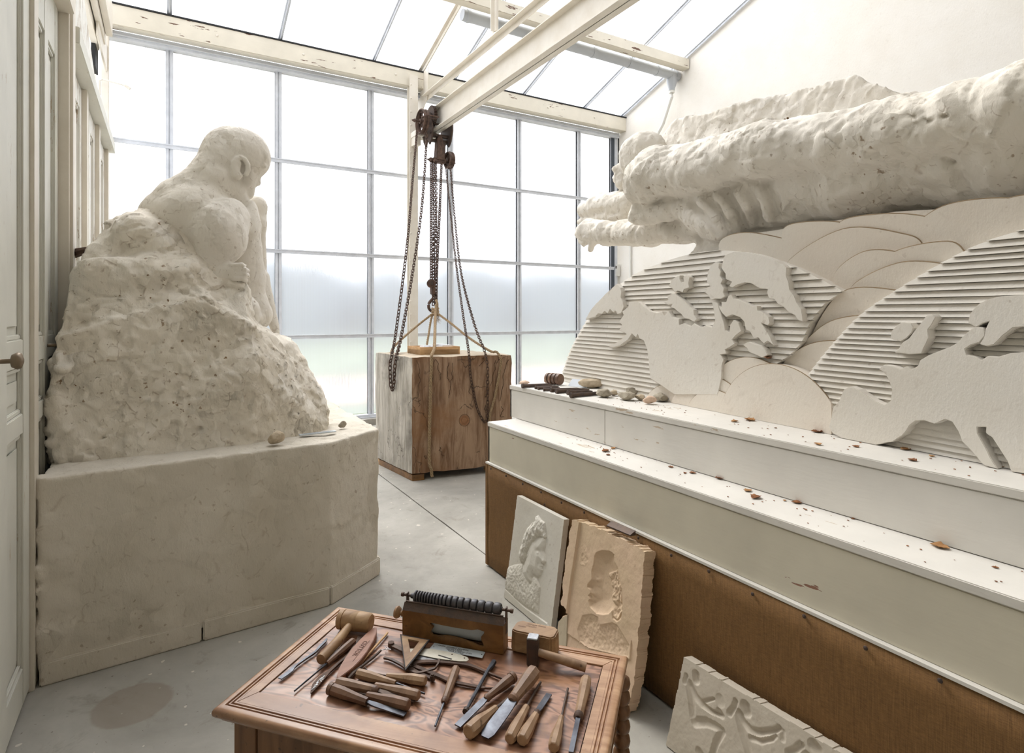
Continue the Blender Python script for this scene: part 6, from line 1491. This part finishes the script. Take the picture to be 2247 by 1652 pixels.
chisel((776, 1406), (717, 1456), (646, 1516), .0105, .0065, .0024, 'handledark', 'dark-handled chisel with a long thin shank beside the round mallet', sh=.0024, bt=.0022)
rod([(792, 1397, .003), (780, 1415, .004), (765, 1437), (742, 1457), (722, 1474), (706, 1488), (693, 1503), (682, 1521)], [.008, .003, .003, .003, .004, .0085, .008, .001], 'rust', 'curved_rasp', 'curved iron rasp with a roughened leaf tip, left of the boat-shaped former', 'rasp', th=[.002, .003, .003, .003, .002, .0015, .0015, .001], shape='rect')
mb = MB(); random.seed(4)
for k in range(110):
    f = random.random(); p = T(712+(684-712)*f+random.uniform(-4.5, 4.5)*math.sin(math.pi*min(.95, f+.1)), 1483+(1514-1483)*f, .0057); mb.box(p-Vector((.0006, .0006, .0006)), p+Vector((.0006, .0006, .0008)))
mb.build('rasp_teeth', 'bright', t)['kind'] = 'stuff'
o = bpy.data.objects['rasp_teeth']; rs_ = bpy.data.objects['curved_rasp']; o.data.transform(Matrix.Translation(wloc(t)-wloc(rs_))); o.parent = rs_
# boat-shaped wooden former with stamped letters
t = thing('boat_shaped_former', tuple(T(780, 1430)), 'reddish boat-shaped wooden former stamped with letters, lying between rasp and match-like stick', 'former')
hF = .016
fo = [(827, 1376), (826, 1388), (818, 1408), (805, 1430), (790, 1449), (775, 1464), (758, 1477), (741, 1489), (739, 1481), (745, 1463), (757, 1443), (772, 1422), (790, 1402), (808, 1385), (820, 1376)]
MB().prism([T(x, y, hF)-Vector((0, 0, hF-.0005)) for x, y in fo], [T(x, y, hF) for x, y in fo]).build('former_body', 'redwood', t, bevel=.0012)
def text(s, p, ex, size, m, parent, name='lettering', up=(0, 0, 1), align='LEFT', ext=.0002):
    cu = bpy.data.curves.new(name, 'FONT'); cu.body = s; cu.size = size; cu.extrude = ext; cu.align_x = align; cu.materials.append(MAT[m])
    o = bpy.data.objects.new(name, cu); COL.objects.link(o); ex = Vector(ex).normalized(); up = Vector(up).normalized(); ey = up.cross(ex)
    M_ = Matrix((ex, ey, up)).transposed().to_4x4(); M_.translation = Vector(p)-wloc(parent)
    me = bpy.data.meshes.new_from_object(o); bpy.data.objects.remove(o); me.transform(M_)
    o = bpy.data.objects.new(name, me); COL.objects.link(o); o.parent = parent; return o
MAT['stamp'] = simple('burnt_stamp', (84, 50, 38), .8)
pa, pb_ = T(799, 1406, hF+.0003), T(771, 1440, hF+.0003)
ex_ = (pb_-pa).normalized()
text('CUTTOR', pa-ex_*.0, ex_, .0155, 'stamp', t)
nr = Vector((0, 0, 1)).cross(ex_)
MB().sweep([pa-ex_*.004+nr*.0125, pb_+ex_*.018+nr*.0125], .0004, n=4).build('ruled_line', 'stamp', t)
rod([(850, 1388), (845, 1395), (815, 1428), (786, 1461)], .0028, 'lightwood', 'slim_wood_stick', 'slim pale round stick with a burnt red tip next to the boat-shaped former', 'stick')
o = bpy.data.objects['slim_wood_stick']; MB().sweep([T(786, 1461, .004), T(781, 1467, .004)], [.0031, .0024], n=8).build('burnt_tip', 'stamp', o)
t = rod([(836, 1427), (818, 1443), (800, 1457), (785, 1469), (774, 1479), (764, 1489)], [.0025, .0035, .003, .004, .0055, .003], 'iron', 'wire_end_tool', 'dark double-ended modelling tool with a small wire loop, right of the slim stick', 'modelling tool', h=.005)
MB().sweep([T(836, 1427, .005), T(846, 1424, .005), T(858, 1425, .006), T(850, 1421, .006), T(844, 1418, .006), T(848, 1426, .006)], .0009, n=6).build('wire_loop', 'bright', t)
# stacked horizontal chisels in the middle left
chisel((784, 1477), (868, 1499), (932, 1522), .0120, .0070, .0028, 'handle2', 'pale-handled chisel marked with faint numbers, upper left of the stacked pile', sh=.0024, bt=.0022)
chisel((934, 1494), (849, 1482), (801, 1464), .0125, .0062, .0018, 'handle2', 'pale-handled hooked tool pointing left, uppermost of the stacked pile', bend=[(822, 1477), (808, 1473)], sh=.0018, bt=.0016, blade='iron')
chisel((739, 1497), (822, 1514), (910, 1538), .0130, .0105, .0075, 'handle', 'brown-handled chisel with a ringed neck and flat dark blade, second row of the pile', ferrule=1, blade='iron')
chisel((919, 1526), (824, 1504), (770, 1492), .0125, .0075, .002, 'handle', 'brown octagonal handle pointing left beside the ringed chisel', sh=.002, bt=.002, blade='iron')
chisel((724, 1510), (806, 1540), (889, 1568), .0135, .0095, .0085, 'handledark', 'dark chisel with a flared butt and bright blade, front left of the pile', cap=1)
chisel((897, 1547), (806, 1525), (780, 1520), .0135, .0080, .002, 'handledark', 'dark octagonal handle pointing left, front right of the pile', sh=.002, bt=.002, blade='iron')
# calipers
t = rod([(858, 1414), (872, 1421), (893, 1430), (925, 1424), (946, 1430), (960, 1441), (963, 1452), (956, 1465)], [.006, .006, .004, .0035, .003, .003, .0025, .0012], 'iron', 'bow_calipers', 'small dark bow calipers with curved arms, half under the set square', 'calipers', th=.0022, shape='rect', h=.006, part='arm')
P = smooth3([T(822+20, 1443, .004), T(858, 1447, .004), T(880, 1458, .004), T(898, 1470, .004), T(920, 1476, .004), T(957, 1465, .005)], 6)
MB().sweep(P, [.0018]+[.0032]*(len(P)-2)+[.0012], .002, shape='rect').build('arm', 'iron', t, auto=True)
c = T(858, 1414, .006); MB().sweep([c-Vector((0, 0, .005)), c+Vector((0, 0, .006))], .0075, n=14).build('pivot', 'rust', t)
t = rod([(905, 1460), (918, 1453), (950, 1452), (990, 1454), (1030, 1460), (1065, 1474), (1104, 1490)], [.005, .006, .0055, .005, .0045, .003, .0008], 'rust', 'large_calipers', 'long dark iron calipers with two bowed legs lying across the middle of the table', 'calipers', th=.0022, shape='rect', h=.004, part='arm')
P = smooth3([T(905, 1460, .003), T(930, 1470, .003), T(965, 1484, .003), T(990, 1495, .003), T(1022, 1502, .003), T(1060, 1509, .003), T(1085, 1510, .003)], 6)
MB().sweep(P, [.005]*20+[.004]*(len(P)-26)+[.0015]*6, .002, shape='rect').build('arm', 'rust', t, auto=True)
c = T(949, 1488, .006); MB().sweep([c-Vector((0, 0, .004)), c+Vector((0, 0, .007))], .006, n=10).sweep([c+Vector((0, 0, .007)), c+Vector((0, 0, .010))], .004, n=10).build('wing_nut', 'rust', t, auto=True)
MB().sweep(smooth3([T(890, 1458, .003), T(915, 1474, .003), T(945, 1487, .003)], 5), [.004]*11, .001, shape='rect').build('quadrant', 'rust', t)
# slotted white-metal blade (folding rule)
def flat(name, pts, z0, z1, m, parent, bev=.0004): return MB().prism([T(x, y, z0) for x, y in pts], [T(x, y, z0)+Vector((0, 0, z1-z0)) for x, y in pts]).build(name, m, parent, bevel=bev)
t = thing('slotted_gauge', tuple(T(970, 1442)), 'pale white-metal slotted gauge blade lying in front of the label plate', 'gauge')
flat('blade', [(893, 1424), (945, 1424), (985, 1431), (1010, 1437), (1026, 1443), (1029, 1448), (1024, 1452), (1008, 1452), (960, 1446), (893, 1432)], .007, .0085, 'brass', t)
MB().sweep([T(962, 1437, .009), T(991, 1446, .009)], .0018, .0004, n=8).build('slot', 'ink', t); 
for x, y in ((992, 1436), (1019, 1444)): MB().sweep([T(x, y, .0085), T(x, y, .0085)+Vector((0, 0, .001))], .0018, n=10).build('rivet', 'iron', t)
flat('lower_blade', [(900, 1437), (930, 1440), (985, 1450), (1010, 1453), (1000, 1455), (900, 1446)], .0045, .006, 'bright', t)
# set square
t = thing('wooden_set_square', tuple(T(905, 1425)), 'small wooden triangular set square with dark edges, pointing towards the viewer', 'set square')
def tri(name, outer, inner, z, th, m):
    mb = MB(); n = 3; vs = []
    for q in (outer, inner):
        for x, y in q: vs.append(T(x, y, z)); 
    for q in (outer, inner):
        for x, y in q: vs.append(T(x, y, z)+Vector((0, 0, th)))
    fs = []
    for i in range(3):
        j = (i+1) % 3; fs += [(i, j, 3+j, 3+i)[::-1], (6+i, 6+j, 9+j, 9+i), (i, j, 6+j, 6+i), (3+i, 9+i, 9+j, 3+j)]
    return mb.add(vs, fs).build(name, m, t)
tri('rim', [(878, 1394), (943, 1406), (889, 1474)], [(882, 1398), (938, 1408), (890, 1466)], .0145, .0035, 'ink')
tri('frame', [(881, 1397), (939, 1407.5), (890, 1468)], [(895, 1405), (920, 1410), (901, 1435)], .0145, .0038, 'mallet')
# label plate
t = thing('label_plate', tuple(T(1005, 1428)), 'thin grey metal label plate with handwritten French tool names in front of the press', 'label')
Lp = [(953, 1411), (1065, 1431), (1058, 1444.5), (942, 1424)]
flat('plate_sheet', Lp, .003, .0042, 'plate', t)
a, b = T(953, 1411, .0044), T(1065, 1431, .0044); ex_ = (b-a).normalized(); ey_ = Vector((0, 0, 1)).cross(ex_); wp = (b-a).length
for s, u, v in (('1 MASSE, COMPAS, EQUERRE,', .06, .0075), ('GOUGES A BOIS,', .26, .0125), ('MAQUE A PERCER LE SOL', .30, .0175), ('POUR 22 SABLE', .34, .0222)):
    text(s, a+ex_*wp*u-ey_*v, ex_, .0066 if v < .01 else .0058, 'ink', t, ext=.0001)
for x, y in ((952, 1419), (1057, 1436)): MB().sweep([T(x, y, .0042), T(x, y, .0048)], .0012, n=8).build('screw', 'ink', t)
# ---- little roller press
t = thing('roller_press', tuple(T(995, 1415)), 'small oak box press topped by a row of graduated grey iron discs', 'roller press')
pA, pB = T(883, 1397), T(1104.5, 1436); pe = (pB-pA).normalized(); pn = Vector((-pe.y, pe.x, 0)); pL = (pB-pA).length; ph_ = .068; pd_ = .038
def PR(u, v, z): return pA+pe*u+pn*v+Vector((0, 0, z))
def pface(v0, v1, u0, u1, hole=True):
    """front board with the bone-shaped opening: outer rectangle bridged to the inner outline"""
    hx = [(.30, .70), (.33, .70), (.40, .68), (.50, .67), (.62, .67), (.70, .68), (.755, .74), (.79, .72), (.82, .70), (.815, .62), (.79, .50), (.79, .38), (.815, .22), (.81, .14), (.78, .13), (.745, .16), (.68, .22), (.55, .30), (.45, .30), (.36, .24), (.31, .24), (.285, .34), (.30, .44), (.315, .54), (.29, .62), (.28, .68)]
    inn = [(pL*x, ph_*y) for x, y in hx]; n = len(inn)
    cx = pL*.55; cz = ph_*.45; out = []
    for x, z in inn:
        dx, dz = x-cx, z-cz; s = min((u1-cx)/dx if dx > 0 else (u0-cx)/dx if dx < 0 else 9, (ph_-cz)/dz if dz > 0 else (-cz)/dz if dz < 0 else 9); out.append((cx+dx*s, cz+dz*s))
    mb = MB(); vs = [PR(x, v0, z) for x, z in out]+[PR(x, v0, z) for x, z in inn]+[PR(x, v1, z) for x, z in out]+[PR(x, v1, z) for x, z in inn]; fs = []
    for i in range(n):
        j = (i+1) % n; fs += [(i, j, n+j, n+i), (2*n+i, 3*n+i, 3*n+j, 2*n+j), (n+i, n+j, 3*n+j, 3*n+i), (i, 2*n+i, 2*n+j, j)]
    # corners
    k = len(vs); cs = [(u0, 0), (u1, 0), (u1, ph_), (u0, ph_)]
    mb.add(vs, fs)
    for cxn, czn in cs:
        # nearest outline points on the two sides meeting at this corner
        a_ = [p for p in out if abs(p[0]-cxn) < 1e-6]; b_ = [p for p in out if abs(p[1]-czn) < 1e-6]
        if a_ and b_:
            pa_ = min(a_, key=lambda p: abs(p[1]-czn)); pb2 = min(b_, key=lambda p: abs(p[0]-cxn)); tri_ = [pa_, (cxn, czn), pb2]
            mb.prism([PR(x, v0, z) for x, z in tri_], [PR(x, v1, z) for x, z in tri_])
    return mb
pface(0, .007, 0, pL).build('front_board', 'press', t)
MB().prism([PR(0, pd_-.006, 0), PR(pL, pd_-.006, 0), PR(pL, pd_, 0), PR(0, pd_, 0)], [PR(0, pd_-.006, ph_*.25), PR(pL, pd_-.006, ph_*.25), PR(pL, pd_, ph_*.25), PR(0, pd_, ph_*.25)]).build('back_board', 'press', t)
for u in (0, pL-.006): MB().prism([PR(u, .007, 0), PR(u+.006, .007, 0), PR(u+.006, pd_, 0), PR(u, pd_, 0)], [p+Vector((0, 0, ph_)) for p in (PR(u, .007, 0), PR(u+.006, .007, 0), PR(u+.006, pd_, 0), PR(u, pd_, 0))]).build('end_board', 'press', t, bevel=.001)
MB().sweep([PR(.01, .024, .036), PR(pL-.01, .024, .036)], .014, .026, n=20).build('inner_cylinder', 'plate', t, auto=True)
MB().prism([PR(0, 0, ph_), PR(pL, 0, ph_), PR(pL, .012, ph_+.016), PR(0, .012, ph_+.016)], [PR(0, .004, ph_), PR(pL, .004, ph_), PR(pL, .016, ph_+.013), PR(0, .016, ph_+.013)]).build('sloping_lip', 'iron', t)
MB().prism([PR(0, .004, ph_-.002), PR(pL, .004, ph_-.002), PR(pL, pd_, ph_-.002), PR(0, pd_, ph_-.002)], [PR(0, .004, ph_+.001), PR(pL, .004, ph_+.001), PR(pL, pd_, ph_+.001), PR(0, pd_, ph_+.001)]).build('top_plate', 'iron', t)
MB().sweep([PR(.004, .012, ph_+.018), PR(pL-.004, .012, ph_+.018)], .0022, n=8).build('guard_rod', 'iron', t, auto=True)
za = ph_+.026; ya = .027
for u in (.0, pL-.002): MB().prism([PR(u, ya-.008, ph_-.03), PR(u, ya+.008, ph_-.03), PR(u, ya+.006, za+.007), PR(u, ya-.006, za+.007)], [PR(u+.0025, ya-.008, ph_-.03), PR(u+.0025, ya+.008, ph_-.03), PR(u+.0025, ya+.006, za+.007), PR(u+.0025, ya-.006, za+.007)]).build('bracket', 'iron', t)
MB().sweep([PR(-.014, ya, za), PR(pL+.014, ya, za)], .0035, n=10).sweep([PR(-.016, ya, za), PR(-.010, ya, za)], .0055, n=10).sweep([PR(pL+.010, ya, za), PR(pL+.016, ya, za)], .0055, n=10).build('axle', 'iron', t, auto=True)
MAT['disc'] = simple('grey_iron_disc', (92, 92, 96), .5, .5, (74, 72, 74), 60)
u = .022; k = 0
ws = [.005, .0045, .0045, .0045, .0045, .005, .005, .0055, .006, .0065, .0075, .010, .012, .0125, .0135, .0145, .0155, .0165, .017]
tot = sum(ws)+.0022*len(ws); sc_ = (pL-.034)/tot
for w in ws:
    w2_ = w*sc_; MB().lathe(PR(u, ya, za), PR(u+w2_, ya, za), [(0, .004), (0, .0115), (.12, .0138), (.35, .0145), (.65, .0145), (.88, .0138), (1, .0115), (1, .004)], 20).build('disc', 'disc', t, auto=True); u += w2_+.0022*sc_
MB().sweep([PR(.012, ya, za), PR(pL-.012, ya, za)], .0065, n=12).build('core_roller', 'disc', t, auto=True)
MB().lathe(PR(.0, .016, .050), PR(-.032, .016, .052), [(0, .006), (.2, .006), (.25, .008), (.32, .005), (.42, .006), (.5, .012), (.68, .0155), (.85, .014), (1, .004)], 18).build('turned_knob', 'mallet', t, auto=True)
# ---- big block mallet with the iron hammer leaning in front
t = thing('block_mallet', tuple(T(1170, 1440)), 'large square-headed wooden mallet block standing behind the iron hammer', 'mallet')
mA, mB_ = T(1119, 1429), T(1206, 1440+8); me1 = (mB_-mA).normalized(); me2 = Vector((-me1.y, me1.x, 0)); mL = .112
def MR(u, v, z): return mA+me1*u+me2*v+Vector((0, 0, z))
sh_ = [(0, .006, 0), (.012, 0, 0), (mL-.008, 0, 0), (mL, .010, 0), (mL, .045, 0), (mL-.012, .055, 0), (.012, .055, 0), (0, .045, 0)]
MB().prism([MR(u, v, .001) for u, v, _ in sh_], [MR(u*.97+.002, v*.96+.001, .052) for u, v, _ in sh_]).build('head', 'mallet', t, bevel=.003)
MB().sweep([MR(mL*.5, .050, .022), MR(mL*.5, .085, .013)], [.009, .010], n=12).build('handle', 'mallet', t, auto=True)
for s, u, v in (('compas Kuntt', .030, .040), ('VISION', .030, .030), ('tenon', .012, .024)): text(s, MR(u, v, .0525), me1, .0085, 'apron', t, ext=.00005)
t = thing('iron_hammer', tuple(T(1170, 1462)), 'iron club hammer with a bright struck face and wooden handle, standing on its head', 'hammer')
ha_ = T(1154.5, 1463); he = (T(1182, 1467)-ha_).normalized(); hn = Vector((-he.y, he.x, 0))
def HR(u, v, z): return ha_+he*u+hn*v+Vector((0, 0, z))
s_ = .0275; c_ = .004
MB().prism([HR(u, v, .001) for u, v in ((c_, 0), (s_-c_, 0), (s_, c_), (s_, s_-c_), (s_-c_, s_), (c_, s_), (0, s_-c_), (0, c_))], [HR(u, v, .064) for u, v in ((c_, 0), (s_-c_, 0), (s_, c_), (s_, s_-c_), (s_-c_, s_), (c_, s_), (0, s_-c_), (0, c_))]).build('head', 'iron', t, bevel=.0012)
MB().prism([HR(u, v, .064) for u, v in ((c_*.6, .001), (s_-c_*.6, .001), (s_-.001, c_), (s_-.001, s_-c_), (s_-c_, s_-.001), (c_, s_-.001), (.001, s_-c_), (.001, c_))], [HR(u, v, .0665) for u, v in ((c_, .002), (s_-c_, .002), (s_-.002, c_), (s_-.002, s_-c_), (s_-c_, s_-.002), (c_, s_-.002), (.002, s_-c_), (.002, c_))]).build('struck_face', 'bright', t, bevel=.0006)
hs_, he_ = HR(s_*.9, s_/2, .030), T(1286, 1464, .012)
MB().sweep([hs_, hs_+(he_-hs_)*.25, hs_+(he_-hs_)*.7, he_], [.0085, .0095, .0105, .0108], n=16).build('handle', 'handle2', t, auto=True)
# middle and right group
chisel((1001, 1466), (976, 1536), (955, 1593), .0110, .0080, .0034, 'handle', 'slim upright chisel alone in the middle of the veneer, blade towards the viewer', ferrule=1, sh=.0028, bt=.002)
t = rod([(1084, 1452), (1078, 1462), (1070, 1472), (1045, 1518), (1022, 1560)], [.0065, .0065, .0042, .0042, .0034], 'steel', 'forged_punch', 'long dark forged steel punch with a flattened head, between the slim chisel and the gouges', 'punch', h=.006)
MB().sweep([T(1024, 1556, .006), T(1021, 1562, .006)], .0065, n=10).build('foot', 'iron', t)
chisel((1126, 1485), (1071, 1529), (1004, 1593), .0130, .0085, .0105, 'handledark', 'dark gouge with a mushroomed splintered butt and broad blade, left of the big octagonal gouge', ferrule=1, cap=1, z0=.004)
chisel((1027, 1607), (1088, 1554), (1128, 1520), .0165, .0078, .005, 'handle2', 'reddish thick-ended handle pointing up to the right, lying under the big octagonal gouge', blade='iron')
chisel((1172, 1473), (1127, 1533), (1064, 1618), .0185, .0125, .019, 'handle', 'biggest octagonal-handled gouge with a long leaf-shaped blade', leaf_=True, z0=.010, ferrule=1)
chisel((1118, 1622), (1155, 1552), (1186, 1497), .0130, .0085, .004, 'handle2', 'octagonal pale handle with its shank pointing away, right of the leaf-bladed gouge', blade='iron', sh=.0034, bt=.003)
chisel((1145, 1625), (1177, 1566), (1205, 1523), .0135, .0080, .0085, 'handle2', 'yellowish handle with an iron collar and short flared blade pointing away', ferrule=2, sh=.0028)
chisel((1214, 1641), (1232, 1573), (1246, 1510), .0125, .0060, .0035, 'handle2', 'slender pale handle with a hooked knife tip pointing away', sh=.0024, bt=.002, blade='iron')
chisel((1287, 1489), (1270, 1570), (1253, 1652), .0135, .0105, .0065, 'handle2', 'pale octagonal handle with a round steel shank, rightmost tool near the table edge', ferrule=2, sh=.0042, bt=.0025)
